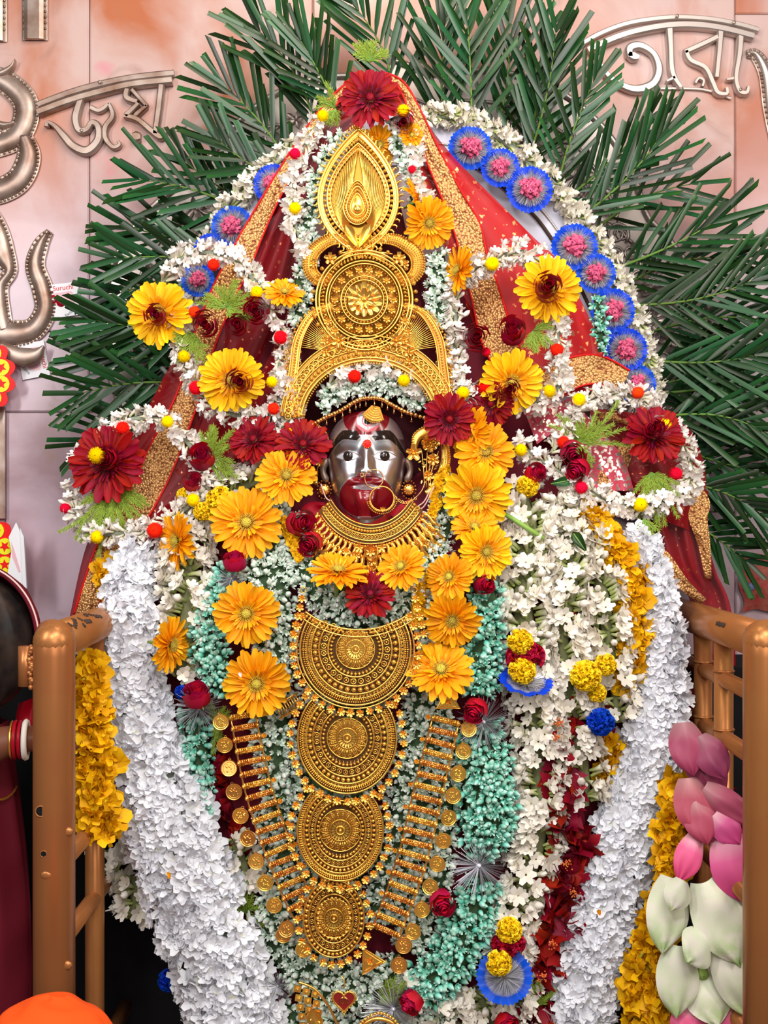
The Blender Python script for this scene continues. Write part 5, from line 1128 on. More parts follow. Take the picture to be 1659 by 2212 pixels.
# gold-yellow thin edging
garland('thin yellow bud string on the left of the neckline', [(612, 1120, 8), (635, 1170, 11), (652, 1210, 9)], ALL, m_yel, 'yellow_bud', 11, 40, m_ycore, lift=44, key='ybud')
garland('thin yellow bud string on the right of the neckline', [(965, 1010, 8), (945, 1060, 10), (936, 1120, 8)], ALL, m_yel, 'yellow_bud', 11, 40, m_ycore, lift=50, key='ybud')
garland('yellow bud string right of the first plate', [(925, 1240, 10), (905, 1290, 14), (900, 1350, 9)], ALL, m_yel, 'yellow_bud', 12, 50, m_ycore, lift=30, key='ybud')
# hibiscus
def hib(label, path, n, lift=8, size=38): return garland(label, path, HIB, m_hib, 'hibiscus_petal', size, n, m_rcore, lift=lift, ar=.7, at=0, span=1.5, flat=.6, inner=.7, key='hib')
h = hib('dark red hibiscus garland between the tuberoses and white garland', [(1225, 1540, 18), (1210, 1650, 34), (1222, 1760, 48), (1225, 1850, 54), (1205, 1950, 50), (1180, 2040, 48), (1165, 2140, 40), (1160, 2230, 36)], 210, lift=20, size=46)
hib('thin dark red flower string behind the right tuberoses', [(1210, 1250, 16), (1245, 1380, 20), (1290, 1500, 18), (1310, 1700, 20)], 50, lift=4, size=28)
hib('red flower string behind the left teal buds', [(480, 1590, 14), (480, 1680, 20), (500, 1780, 18), (530, 1860, 14)], 40, lift=0, size=26)
hib('red hibiscus string outside the right white garland', [(1485, 1480, 20), (1490, 1600, 26), (1560, 1720, 26), (1590, 1860, 24), (1590, 2050, 30), (1580, 2200, 36)], 110, lift=-40, size=30)
for (x, y) in ((1222, 1862), (1238, 1925), (1190, 2035), (1172, 2105), (1205, 1560), (1200, 1590)):
    st = tube([(0, 0, 0), (1, 2, 12)], 2, 5)
    for k in range(26): st.put(sphere(1, 5, 3), T(random.gauss(0, 5), random.gauss(0, 5), 12+random.uniform(-4, 5), 2))
    h.part('stamen', st, m_stam, mx=Matrix.Translation(h.loc(x, y, ysurf(x, y)-.075)), kind='stuff')

# pompon loops of tuberose
tl = lambda lab, path, n, pom, **kw: tg_garland(lab, path, n, lift=64, size=33, pompons=pom, **kw)
tl('upper left tuberose loop with red and yellow pompons', [(350, 610, 16), (385, 565, 20), (440, 545, 20), (500, 560, 20), (550, 605, 20), (580, 650, 16), (612, 740, 18), (616, 810, 22), (596, 880, 26), (530, 900, 22), (460, 875, 20), (415, 815, 19), (392, 750, 17), (384, 690, 15)], 250,
   [(461, 572, 'r', 14), (555, 632, 'y', 15), (420, 674, 'r', 14), (606, 729, 'r', 16), (397, 770, 'y', 14), (423, 838, 'r', 16), (587, 825, 'y', 13), (591, 883, 'r', 14)])
tl('lower left tuberose loop around the dark red gerbera', [(165, 1010, 14), (220, 940, 18), (290, 905, 20), (362, 912, 20), (405, 955, 20), (440, 1010, 18), (425, 1075, 20), (375, 1115, 20), (330, 1145, 20), (260, 1152, 18), (205, 1150, 16), (165, 1105, 16), (152, 1060, 16)], 210,
   [(265, 925, 'r', 16), (362, 911, 'y', 14), (424, 975, 'r', 13), (417, 1080, 'y', 15), (334, 1146, 'r', 18), (209, 1160, 'y', 15), (141, 1098, 'r', 13)])
tl('upper right tuberose loop with yellow pompons', [(985, 700, 18), (985, 630, 20), (1020, 585, 20), (1075, 558, 20), (1130, 545, 20), (1180, 590, 18), (1200, 680, 18), (1206, 760, 20), (1212, 820, 20), (1180, 860, 18), (1110, 870, 18), (1050, 860, 18), (1000, 840, 22), (985, 770, 20), (985, 710, 18)], 270,
   [(1063, 570, 'y', 16), (1203, 756, 'r', 15), (1186, 845, 'y', 15), (1000, 849, 'y', 15), (1047, 837, 'r', 14), (1050, 760, 'r', 10)])
tl('lower right tuberose loop around the right red gerbera', [(1190, 980, 14), (1225, 920, 18), (1260, 870, 20), (1320, 855, 20), (1385, 860, 20), (1425, 905, 18), (1470, 950, 18), (1492, 1010, 20), (1470, 1065, 20), (1400, 1092, 20), (1320, 1085, 20), (1250, 1050, 20), (1200, 1015, 16), (1120, 960, 16)], 270,
   [(1251, 863, 'y', 15), (1378, 848, 'r', 14), (1436, 917, 'y', 17), (1460, 1023, 'r', 15), (1383, 1090, 'y', 16), (1256, 1053, 'r', 14), (1217, 955, 'r', 14), (1125, 972, 'y', 14), (1060, 943, 'r', 13)])
tl('slim tuberose string left of the crown finial with pompons', [(700, 250, 10), (655, 320, 12), (634, 400, 14), (637, 480, 14), (665, 560, 10)], 70, [(697, 250, 'y', 13), (637, 332, 'r', 13), (637, 450, 'y', 14)])
tl('slim tuberose string right of the crown finial', [(868, 240, 10), (890, 320, 10), (905, 390, 14), (925, 440, 12)], 40, [(871, 240, 'y', 15), (890, 366, 'r', 9)])
tl('tuberose string under the crown arch with two pompons', [(705, 838, 10), (750, 808, 14), (815, 796, 14), (870, 808, 14), (905, 840, 10)], 60, [(766, 813, 'r', 15), (872, 822, 'y', 14)])
tl('tuberose string hanging left of the crown beside the loop', [(600, 780, 16), (625, 840, 20), (632, 900, 18), (615, 935, 12)], 50, [(628, 932, 'y', 13)])

# ================================================================ SINGLE FLOWERS
random.seed(200)
GP = {}
m_gcen = mat('gerbera_olive_centre', [(.42, .34, .04), (.62, .46, .06)], var=.35)
def gerbera_meshes():
    for nm, mt in (('yellow', m_gyo), ('orange', m_gor), ('red', m_gred)):
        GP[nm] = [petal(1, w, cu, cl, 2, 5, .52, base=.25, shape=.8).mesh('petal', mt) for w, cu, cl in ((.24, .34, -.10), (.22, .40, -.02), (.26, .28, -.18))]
        inn = M(); rr = random.Random(3)
        for i in range(46): inn.put(petal(rr.uniform(.22, .40), .07, .3, .15, 1, 3, .3), Matrix.Rotation(i*2*PI/46*3.02, 4, 'Z') @ Matrix.Translation((0, .17, .03)) @ Matrix.Rotation(rr.uniform(.10, .6), 4, 'X'))
        GP[nm+'i'] = inn.mesh('inner_petals', m_disc if nm != 'red' else m_rdisc)
        dc = sphere(.14, 12, 6, sz=.45); b5 = sphere(.016, 5, 3)
        for i in range(90): r = .24*math.sqrt(i/90); a = i*2.4; dc.put(b5, T(r*math.cos(a), r*math.sin(a), .07-r*.12)); 
        GP[nm+'d'] = dc.mesh('flower_centre', m_gcen if nm != 'red' else m_rdisc)
gerbera_meshes()
def gerbera(label, px, py, r, kind, tilt=(0, 0), n=34, lift=72, y=None, droop=0):
    yb = (ysurf(px, py)-lift/1000) if y is None else y
    t = Thing('gerbera', label, 'flower', px, py, yb, rx=tilt[0], ry=tilt[1], rz=random.uniform(-.2, .2))
    for i in range(n):
        a = 2*PI*i/n+random.uniform(-.06, .06); lay = i % 2
        mx = Matrix.Translation((0, 0, -lay*r*.05)) @ Matrix.Rotation(a, 4, 'Z') @ Matrix.Translation((0, r*.14, 0)) @ Matrix.Rotation(.14+.12*lay+random.uniform(-.12, .12)-droop, 4, 'X') @ Matrix.Rotation(random.uniform(-.2, .2), 4, 'Y') @ Matrix.Diagonal((r*1.02*random.uniform(.9, 1.15), r*random.uniform(.80, .95), r, 1))
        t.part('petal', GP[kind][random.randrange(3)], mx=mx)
    t.part('inner_petals', GP[kind+'i'], mx=T(0, 0, r*.05, r*1.05), kind='stuff'); t.part('flower_centre', GP[kind+'d'], mx=T(0, 0, r*.17, r*1.05), kind='stuff')
    t.part('calyx', tube([(0, 0, -r*.05), (0, 0, -r*.3), (0, 0, -r*.9)], [r*.18, r*.10, r*.05], 8), m_stem)
    return t
def rosem():
    L_ = []
    for i in range(14):
        k = i/13; ang_ = i*2.39996; R_ = .12+.55*k
        p = grid(lambda a, b: (R_*(.75+.35*b)*math.sin((a-.5)*(2.6-.9*k)), -R_*(.75+.35*b)*math.cos((a-.5)*(2.6-.9*k)), (b-.35)*(1.0-.45*k)*(1-.5*abs(a-.5)**2)-.35*k+.10*k*math.sin(a*9)*b), 4, 3)
        L_.append((p.mesh('rose_petal', m_rose), Matrix.Rotation(ang_, 4, 'Z') @ Matrix.Rotation(-.45*k, 4, 'X') ))
    return L_
ROSE = rosem(); SEP = around(petal(1, .3, .2, -.1, 1, 3, .1), 5, .05, -.2).mesh('sepals', m_fern)
def rose(label, px, py, r, tilt=(0, 0), lift=72, y=None, sep=False):
    t = Thing('rose', label, 'flower', px, py, (ysurf(px, py)-(lift+18)/1000) if y is None else y, rx=tilt[0], ry=tilt[1], rz=random.uniform(0, 6) if not sep else 0)
    for me_, mx in ROSE: t.part('rose_petal', me_, mx=Matrix.Scale(r*1.5, 4) @ mx)
    t.part('bud_core', sphere(r*.3, 8, 6), m_rcore)
    if sep: t.part('sepals', SEP, mx=T(0, 0, -r*.5, r*.9))
def marim():
    m = sphere(.70, 10, 7, sz=.8); pt = M().put(petal(.36, .34, -.4, -.4, 2, 2, .9, wave=1.5), Matrix.Rotation(1.0, 4, 'X'))
    for i in range(170):
        z = 1-1.25*(i+.5)/170; a = i*2.39996; r = math.sqrt(max(0, 1-z*z)); m.put(pt, aim((r*.68*math.cos(a), r*.68*math.sin(a), z*.58), (r*math.cos(a), r*math.sin(a), z+.1), 1.))
    return m
MARM = marim(); me_mar = MARM.mesh('petals', m_mar); me_carr = MARM.mesh('petals', m_rose); me_carb = MARM.mesh('petals', m_blue)
def marigold(label, px, py, r, me=None, lift=70, tilt=(0, 0), name='marigold', sq=1):
    t = Thing(name, label, 'flower', px, py, ysurf(px, py)-lift/1000, rx=tilt[0], ry=tilt[1], rz=random.uniform(0, 6)*(sq == 1))
    t.part('petals', me or me_mar, mx=Matrix.Diagonal((r, r*sq, r, 1)), kind='stuff'); t.part('calyx', tube([(0, 0, -r*.3), (0, 0, -r*.9)], [r*.35, r*.12], 8), m_stem)
G = gerbera
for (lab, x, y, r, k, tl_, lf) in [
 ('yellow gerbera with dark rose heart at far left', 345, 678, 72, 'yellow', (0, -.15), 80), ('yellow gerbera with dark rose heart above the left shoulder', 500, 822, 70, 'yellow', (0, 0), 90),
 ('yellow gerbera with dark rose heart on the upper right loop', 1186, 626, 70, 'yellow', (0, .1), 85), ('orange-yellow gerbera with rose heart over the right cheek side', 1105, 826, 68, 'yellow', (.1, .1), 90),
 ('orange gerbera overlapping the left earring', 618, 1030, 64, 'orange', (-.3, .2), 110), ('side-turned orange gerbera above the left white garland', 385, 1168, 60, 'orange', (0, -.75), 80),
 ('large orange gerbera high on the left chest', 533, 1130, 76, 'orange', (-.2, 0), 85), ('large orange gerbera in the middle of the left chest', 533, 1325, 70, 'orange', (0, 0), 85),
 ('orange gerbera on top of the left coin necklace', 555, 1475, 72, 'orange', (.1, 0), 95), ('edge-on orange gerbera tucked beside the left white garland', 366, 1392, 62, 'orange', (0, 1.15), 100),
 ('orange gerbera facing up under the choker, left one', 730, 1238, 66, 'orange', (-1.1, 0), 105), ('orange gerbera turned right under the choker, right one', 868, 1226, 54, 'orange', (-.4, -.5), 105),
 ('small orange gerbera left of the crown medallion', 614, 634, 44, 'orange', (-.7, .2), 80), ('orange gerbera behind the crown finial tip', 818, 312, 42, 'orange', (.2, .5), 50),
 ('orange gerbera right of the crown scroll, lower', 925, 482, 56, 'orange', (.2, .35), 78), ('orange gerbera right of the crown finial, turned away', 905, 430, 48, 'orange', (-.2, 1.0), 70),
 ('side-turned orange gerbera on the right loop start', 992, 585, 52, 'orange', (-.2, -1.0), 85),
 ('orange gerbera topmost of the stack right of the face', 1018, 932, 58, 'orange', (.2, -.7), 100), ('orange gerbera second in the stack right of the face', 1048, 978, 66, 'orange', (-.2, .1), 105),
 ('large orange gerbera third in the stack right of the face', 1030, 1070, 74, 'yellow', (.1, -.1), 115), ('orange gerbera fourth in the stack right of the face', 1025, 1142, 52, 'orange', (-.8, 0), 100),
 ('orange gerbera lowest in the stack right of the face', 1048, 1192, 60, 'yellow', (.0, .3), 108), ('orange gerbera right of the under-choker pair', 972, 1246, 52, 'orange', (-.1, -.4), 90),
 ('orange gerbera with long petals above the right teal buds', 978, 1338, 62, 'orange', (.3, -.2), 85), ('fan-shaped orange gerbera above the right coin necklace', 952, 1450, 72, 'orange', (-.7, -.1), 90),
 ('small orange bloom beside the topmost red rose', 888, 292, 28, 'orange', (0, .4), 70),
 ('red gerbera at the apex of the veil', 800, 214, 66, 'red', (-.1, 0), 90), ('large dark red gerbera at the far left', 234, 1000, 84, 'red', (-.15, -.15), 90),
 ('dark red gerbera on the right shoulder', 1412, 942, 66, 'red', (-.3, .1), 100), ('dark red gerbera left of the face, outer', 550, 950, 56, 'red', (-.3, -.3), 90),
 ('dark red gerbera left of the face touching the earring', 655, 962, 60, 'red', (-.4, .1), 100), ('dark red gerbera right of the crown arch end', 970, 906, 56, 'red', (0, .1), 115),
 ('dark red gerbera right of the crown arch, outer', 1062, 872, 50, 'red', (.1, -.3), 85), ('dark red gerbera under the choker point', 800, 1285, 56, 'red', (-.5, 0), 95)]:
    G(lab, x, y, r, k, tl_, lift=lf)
for (lab, x, y, r, lf, tl_, sp) in [
 ('dark rose pinned in the far left yellow gerbera', 337, 680, 26, 105, (0, 0), 0), ('dark rose pinned in the left shoulder yellow gerbera', 518, 825, 30, 115, (0, 0), 0), ('dark rose pinned in the upper right yellow gerbera', 1184, 618, 34, 110, (0, 0), 0),
 ('dark rose pinned in the orange-yellow right gerbera', 1100, 842, 26, 118, (0, 0), 0), ('dark rose under the yellow pompon in the left red gerbera', 228, 988, 26, 115, (0, 0), 0), ('crimson rose in the upper left loop, leftmost', 443, 700, 30, 76, (0, 0), 0), ('crimson rose in the upper left loop, middle', 512, 702, 26, 76, (0, 0), 0),
 ('crimson rose in the upper left loop by the yellow pompon', 552, 672, 30, 78, (0, 0), 0), ('crimson rose in the lower left loop, upper', 437, 985, 30, 86, (-.5, 0), 0), ('small crimson rose in the lower left loop, lower', 418, 1040, 22, 86, (-.6, 0), 0),
 ('upright crimson rosebud below the large left orange gerbera', 508, 1212, 27, 76, (-1.1, 0), 1), ('crimson rosebud on silver tinsel left of the coin necklace', 426, 1500, 32, 76, (-1.0, 0), 1), ('crimson rose in the upper right loop, left', 1030, 727, 32, 76, (0, 0), 0),
 ('crimson rose in the upper right loop, right', 1108, 712, 32, 76, (-.3, 0), 0), ('crimson rose in the lower right loop, upper', 1238, 982, 30, 84, (-.3, 0), 0), ('crimson rose in the lower right loop, lower', 1246, 1015, 27, 84, (-.7, 0), 0),
 ('crimson rose with orange bud right of the stack, among tuberoses', 1158, 1022, 24, 70, (-.6, 0), 0), ('crimson carnation above the fat teal garland', 1025, 1535, 28, 80, (-.5, 0), 0), ('crimson rose beside the lower teal garland', 955, 1952, 30, 62, (-.3, 0), 0),
 ('crimson rose with yellow pompon near the veil apex', 872, 262, 26, 64, (-.4, 0), 0), ('crimson rose at the bottom beside the tinsel', 888, 2165, 28, 66, (-.8, .3), 0), ('crimson petals at the left of the choker', 652, 1130, 32, 60, (-.5, 0), 0), ('crimson rose behind the left end of the choker', 668, 1175, 28, 50, (-.3, 0), 0),
 ('crimson rose at the bottom right beside the fern', 1095, 2212, 26, 66, (-.5, 0), 0), ('crimson bloom right of the orange gerbera stack', 1048, 1262, 24, 60, (-.3, .4), 0), ('crimson rose in the cheek of the red gerbera at right', 1412, 925, 24, 122, (0, 0), 0)]:
    rose(lab, x, y, r, tl_, lf, sep=sp)
for (lab, x, y, r, lf) in [('marigold ball upper of two on the right tuberoses', 1124, 1386, 30, 80), ('marigold ball lower of two on the right tuberoses', 1128, 1449, 32, 80), ('largest marigold ball above the blue carnation', 1265, 1460, 36, 90), ('marigold ball right of the largest one', 1308, 1436, 26, 80), ('small marigold below the largest marigold ball', 1290, 1497, 22, 76),
     ('marigold high on the left shoulder behind the orange gerbera', 476, 1082, 34, 72), ('small marigold left of the shoulder marigold', 438, 1105, 22, 70), ('marigold right of the gerbera stack', 1140, 1050, 26, 76), ('marigold on the lower right red carnation', 1100, 2010, 30, 92), ('marigold on the lower right blue flower', 1078, 2080, 30, 98), ('small marigold in the bud garland left shoulder', 398, 1070, 18, 66)]: marigold(lab, x, y, r, lift=lf)
t = Thing('pompon', 'yellow pompon on the large dark red gerbera at far left', 'pompon', 209, 984, ysurf(209, 984)-.145); t.part('ball', POM[1], mx=Matrix.Scale(19, 4))
marigold('flat crimson carnation between the two right marigold balls', 1135, 1418, 46, me_carr, 66, (-1.0, 0), 'carnation', .6); marigold('crimson carnation under the lower right marigold', 1098, 2038, 40, me_carr, 76, (-.6, 0), 'carnation', .7)
marigold('blue carnation under the largest marigold ball', 1298, 1560, 32, me_carb, 84, (0, 0), 'carnation'); marigold('blue carnation glimpse at the left of the lower white garland', 365, 2118, 26, me_carb, 20, (0, 0), 'carnation'); marigold('blue petals beside the left tinsel rose', 392, 1495, 16, me_carb, 60, (0, 0), 'carnation')
def halfdisc(label, px, py, r, tilt, lift, rz):
    t = Thing('blue_flower', label, 'flower', px, py, ysurf(px, py)-lift/1000, rx=tilt, rz=rz)
    t.part('petal_disc', me_rp, mx=T(0, 0, 0, r)); t.part('tinsel', me_rt, mx=T(0, 0, r*.1, r*.9), kind='stuff')
halfdisc('blue paper-edged flower seen edge-on under the right marigolds', 1135, 1478, 58, -1.15, 72, -.1); halfdisc('blue flower with tinsel at the lower right', 1090, 2112, 60, -.7, 84, .2)
# tinsel bursts
TB = tinsel_m(150, .05, 1, .008, .6, seed=9).mesh('strands', m_tins)
for lab, x, y, r in (('silver tinsel burst under the left rosebud', 430, 1530, 56), ('silver tinsel burst under the right crimson carnation', 1045, 1560, 60), ('silver tinsel burst between the two right teal garlands', 1035, 1870, 66), ('silver tinsel burst at the bottom beside the crimson rose', 850, 2180, 70), ('silver tinsel tuft below the upper left rosebud', 500, 1250, 36), ('silver tinsel tuft at the lower left near the dark gap', 600, 2130, 36)):
    t = Thing('tinsel_burst', lab, 'tinsel', x, y, ysurf(x, y)-.06); t.part('strands', TB, mx=T(0, 0, 0, r), kind='stuff'); t.part('knot', sphere(r*.08, 8, 5), m_tins)
# asparagus fern sprays
def fern(label, px, py, dirs, lift=66, L=70):
    t = Thing('fern_spray', label, 'fern', px, py, ysurf(px, py)-lift/1000); nd = []
    needle = petal(1, .16, .1, -.1, 1, 2, .1)
    for (a, l) in [(a_+e_, l_*random.uniform(.75, 1.1)) for a_, l_ in dirs for e_ in (0, random.uniform(8, 20), -random.uniform(8, 20))]:
        a = math.radians(a); n_ = int(l/2.2); bend = random.uniform(-.35, .35)
        pts = [Vector((math.cos(a+bend*u)*l*u, math.sin(a+bend*u)*l*u, 14*math.sin(u*2)+2)) for u in [i/8 for i in range(9)]]
        t.part('stem', tube(pts, 1.4, 4), m_stem)
        for i in range(n_):
            u = .12+.88*i/n_; k = int(u*8); k = min(k, 7); p = pts[k].lerp(pts[k+1], u*8-k)
            for s_ in (-1, 1, 0): nd.append((0, Matrix.Translation(p) @ Matrix.Rotation(a+bend*u-PI/2+s_*random.uniform(.4, .95), 4, 'Z') @ Matrix.Rotation(random.uniform(-.2, .8), 4, 'X') @ Matrix.Scale(random.uniform(9, 16)*(1-.35*u), 4)))
    t.part('needles', many('needles', [needle], m_fern, nd), kind='stuff')
F_ = fern
F_('fern sprigs among the roses of the upper left loop', 490, 665, [(150, 60), (100, 46), (60, 60), (20, 70), (-20, 60), (-60, 60), (170, 40)]); F_('fern sprigs below the far left yellow gerbera', 410, 715, [(-60, 60), (-100, 50), (-140, 40), (-75, 90)])
F_('large fern spray under the far left red gerbera', 245, 1050, [(-90, 90), (-110, 110), (-130, 90), (-70, 90), (-50, 90), (-30, 90), (-150, 80), (-100, 130), (-20, 70), (-120, 150), (-80, 110)]); F_('fern sprigs beside the lower left roses', 455, 985, [(60, 70), (80, 60), (30, 80), (-20, 70), (-60, 60), (100, 50)])
F_('fern tuft sticking up at the veil apex', 800, 135, [(90, 40), (60, 46), (120, 46), (30, 40), (150, 40)], 30); F_('fern sprigs left of the apex gerbera', 725, 235, [(120, 50), (160, 46), (-90, 50), (-120, 40)], 40); F_('fern sprigs in the middle of the right shoulder', 1250, 960, [(20, 120), (60, 60), (120, 80), (100, 60), (-60, 60), (-100, 60), (35, 90)])
F_('fern spray hanging below the right red gerbera', 1405, 1020, [(-90, 90), (-60, 70), (-120, 90), (-75, 110), (-105, 110), (-40, 60)]); F_('fern sprigs right of the upper right roses', 1150, 715, [(20, 40), (-40, 50), (-80, 50), (-110, 40)]); F_('fern tuft right of the lower white garland', 530, 1970, [(100, 60), (60, 50), (150, 50), (-40, 60)], 20)
F_('fern tuft below the heart pendant', 820, 2150, [(20, 60), (-20, 60), (-60, 60), (60, 50)], 40); F_('fern tuft at the bottom by the right white garland', 1160, 2175, [(60, 60), (90, 70), (-60, 50), (120, 50)], 40); F_('fern tuft left of the teal garland start', 470, 1560, [(100, 50), (40, 40), (-80, 60)], 20); F_('fern tips hanging below the right loop', 1390, 1120, [(-80, 50), (-110, 46), (-60, 40)], 60)
# single leaves
def leaf(label, px, py, L, rz, lift=60):
    t = Thing('green_leaf', label, 'leaf', px, py, ysurf(px, py)-lift/1000, rz=rz); t.part('blade', petal(L, L*.5, .2, -.1, 4, 6, .05), m_leaf); t.part('midrib', tube([(0, 0, 1), (0, L*.9, -L*.06)], 1.2, 5), m_stem)
leaf('dark green leaf on the inner right yellow garland', 1265, 1190, 50, .6, 74); leaf('green leaf between the plates and left coin necklace', 610, 1720, 46, 2.2, 50); leaf('dark leaf by the right shoulder marigold', 1190, 1045, 46, -1.4, 76)
t = Thing('cut_stem', 'pale green cut stem lying on the right tuberoses', 'stem', 1130, 1135, ysurf(1130, 1135)-.075); t.part('stalk', tube([(-48, 30, 0), (0, 0, 4), (44, -28, 0)], 5, 8), m_stem); t.part('bract', sphere(7, 8, 5), m_stem, mx=T(-50, 31, 0))

# ================================================================ LOTUS
def lotus(label, px, py, petals, base_m, y, r=1):
    t = Thing('lotus', label, 'flower', px, py, y)
    for (dx, dy, L, Wd, rz, rx, mt, z) in petals:
        t.part('lotus_petal', grid(lambda a, b: ((a-.5)*1.25*Wd*1.3*(.12+b)**.55*(1-b**2.6), b*L*1.15, -Wd*.9*(a-.5)**2*(1.3-b)+L*.10*math.sin(b*2.6)+z*2+L*.018*math.sin(a*17+dx)*b+L*.02*math.sin(b*9+a*5+dy)), 12, 14), mt, mx=T(dx, dy, 0, 1, rz, rx))
    t.part('receptacle', sphere(16, 10, 6), m_stem, mx=T(0, 0, -16))
lotus('opened pink lotus beside the right railing post', 1560, 1850, [(-50, 46, 96, 60, PI-.5, .2, m_lotus, 0), (10, 50, 130, 110, PI+.25, .1, m_lotus, 10), (40, 60, 120, 70, PI+.9, .2, m_lotus, -6), (-20, 90, 70, 60, -2.4, .2, m_lotus, 4), (60, 20, 90, 50, PI+.3, .3, m_lotus, -10)], m_lotus, -.33)
lotus('cream-green lotus bud below the pink lotus', 1530, 1960, [(-70, 60, 140, 90, PI-.2, .1, m_lotusg, -8), (-10, 60, 160, 110, PI+.35, .05, m_lotusg, 10), (20, 20, 130, 100, PI+.3, .2, m_lotusg, -6), (-60, 60, 60, 60, 2.6, .2, m_lotusg, 14), (50, 50, 120, 60, PI+.5, .2, m_lotusg, -12)], m_lotusg, -.34)
lotus('cream-green lotus bud lowest by the right railing post', 1520, 2110, [(-50, 66, 130, 90, PI-.1, .1, m_lotusg, 0), (30, 70, 140, 80, PI+.4, .1, m_lotusg, 8), (-10, 20, 110, 100, PI+.3, .25, m_lotusg, -8), (0, 90, 70, 90, 2.2, .4, m_lotusg, 14), (60, 80, 90, 60, PI+.9, .2, m_lotusg, -6)], m_lotusg, -.34)
lotus('closed shaded pink lotus petals behind the right white garland', 1500, 1620, [(-20, 60, 100, 80, PI+.1, .2, m_lotus_shade, 0), (10, 30, 90, 70, PI+.5, .3, m_lotus_shade, 6), (-10, 0, 100, 80, PI+.7, .2, m_lotus_shade, -6)], m_lotus_shade, -.29)
lotus('folded pink lotus petals above the opened pink lotus', 1520, 1740, [(-30, 60, 110, 80, PI+.1, .2, m_lotus_shade, 0), (0, 40, 110, 60, PI+.95, .2, m_lotus_shade, 6), (-20, 10, 80, 70, PI+.2, .2, m_lotus_shade, 10), (10, -10, 90, 60, PI+1.1, .2, m_lotus_shade, -2), (0, -30, 110, 60, PI+.8, .2, m_lotus_shade, 4)], m_lotus_shade, -.31)
lotus('pink lotus petals at the bottom right edge of the yellow garland', 1530, 2200, [(-30, 30, 80, 80, PI-.3, .2, m_lotus, 0), (20, 30, 90, 80, PI+.5, .2, m_lotus, 4)], m_lotus, -.33)

# ================================================================ RAILINGS
def railing(label, X, yf, yb_, ups, zs):
    t = Thing('metal_railing', label, 'railing', 829.5+X*1000, 1340, 0); t.o.matrix_basis = Matrix.Translation((X, 0, 0))
    ztop = CZ-.190; r = .036
    def W(nm, pts, rr, n=20, mt=m_rail, **kw): return t.part(nm, tube(pts, rr, n), mt, **kw)
    pts = [(0, yf, .0), (0, yf, ztop-.10), (0, yf, ztop-.05)]+[(0, yf+.05*(1-math.cos(a)), ztop-.05+.05*math.sin(a)) for a in [PI/2*k/8 for k in range(1, 9)]]
    t.part('front_post', tube([(0, yf, 0), (0, yf, ztop-.06), (0, yf, ztop-.035)]+[(0, yf+.02*k/4, ztop-.03+.01*math.sin(k/4*PI/2)) for k in (2, 4)], [r, r, r, r*.93, r*.6], 24), m_rail)
    W('top_rail', [(0, yf+.0, ztop-.036), (0, yb_, ztop-.036)], r*.92); t.part('corner_cap', sphere(1, 20, 12), m_rail, mx=Matrix.Translation((0, yf, ztop-.036)) @ Matrix.Scale(r*1.01, 4))
    for z in zs: W('cross_rail', [(0, yf+.02, z), (0, yb_, z)], .016, 14)
    for yy in ups: W('upright', [(0, yy, .0), (0, yy, ztop-.06)], .019, 14)
    return t
t = railing('copper-painted tube railing left of the idol with bolt holes', -.5755, -.5, .12, (-.205,), (CZ-.626, CZ-.766, CZ-1.1))
hole = M().put(prism([(math.cos(a*PI/10), math.sin(a*PI/10)) for a in range(20)], -.4, .04))
mh = Matrix(((1, 0, 0, 0), (0, 0, -1, 0), (0, 1, 0, 0), (0, 0, 0, 1)))
for (px, py, r_) in ((99, 1742, 10), (106, 1832, 6)):
    p = P(px, py, -.5); x_ = p.x-(-.5755); yv = -.5-math.sqrt(max(0, .036**2-x_*x_))-.0006
    t.part('bolt_hole', hole.mesh('bolt_hole', m_black, False), mx=Matrix.Translation((x_*.96, yv, CZ+(1106-py)*.808/1000)) @ mh @ Matrix.Scale(r_*.00082, 4), label='round dark bolt hole')
    t.part('hole_rim', ring(0, 0, 1.1, .15, 20).mesh('hole_rim', m_rail), mx=Matrix.Translation((x_*.96, yv, CZ+(1106-py)*.808/1000)) @ mh @ Matrix.Scale(r_*.00082, 4))
for (px, py) in ((112, 1878), (150, 2075), (152, 1790)):
    p = P(px, py, -.5); t.part('weld_lump', sphere(1, 10, 7), m_rail, mx=Matrix.Translation((p.x+.5755, -.5-math.sqrt(max(0, .036**2-(p.x+.5755)**2))+.003, p.z)) @ Matrix.Diagonal((.011, .005, .008, 1)))
t.part('hinge_sleeve', tube([(-.052, -.49, CZ-.235), (-.052, -.49, CZ-.305)], .0135, 16), m_rail)
random.seed(9); wd = M()
for k in range(26): wd.put(sphere(1, 6, 4), Matrix.Translation((-.040+random.uniform(-.003, .004), -.497+random.uniform(-.01, .006), CZ-.235-.0028*k)) @ Matrix.Scale(random.uniform(.004, .007), 4))
t.part('weld_bead', wd, m_rail, kind='stuff')
pc = M(); random.seed(12)
for k in range(16): 
    yy = -.47+.014*k; a = random.uniform(.3, 1.0); pc.put(prism([(math.cos(u)*random.uniform(.6, 1), math.sin(u)*random.uniform(.6, 1)) for u in [2*PI*i/8 for i in range(8)]], -.1, .1), Matrix.Translation((math.sin(a)*.0335, yy, CZ-.226+math.cos(a)*.0335)) @ Matrix.Rotation(a, 4, 'Y') @ Matrix.Diagonal((.007, .009, .004, 1)))
t.part('chipped_paint', pc, m_dark, kind='stuff', label='dark chips in the copper paint')
t = railing('copper-painted tube railing right of the idol', .663, -.5, .12, (-.25, -.10), (CZ-.326, CZ-.44, CZ-.70, CZ-.95))
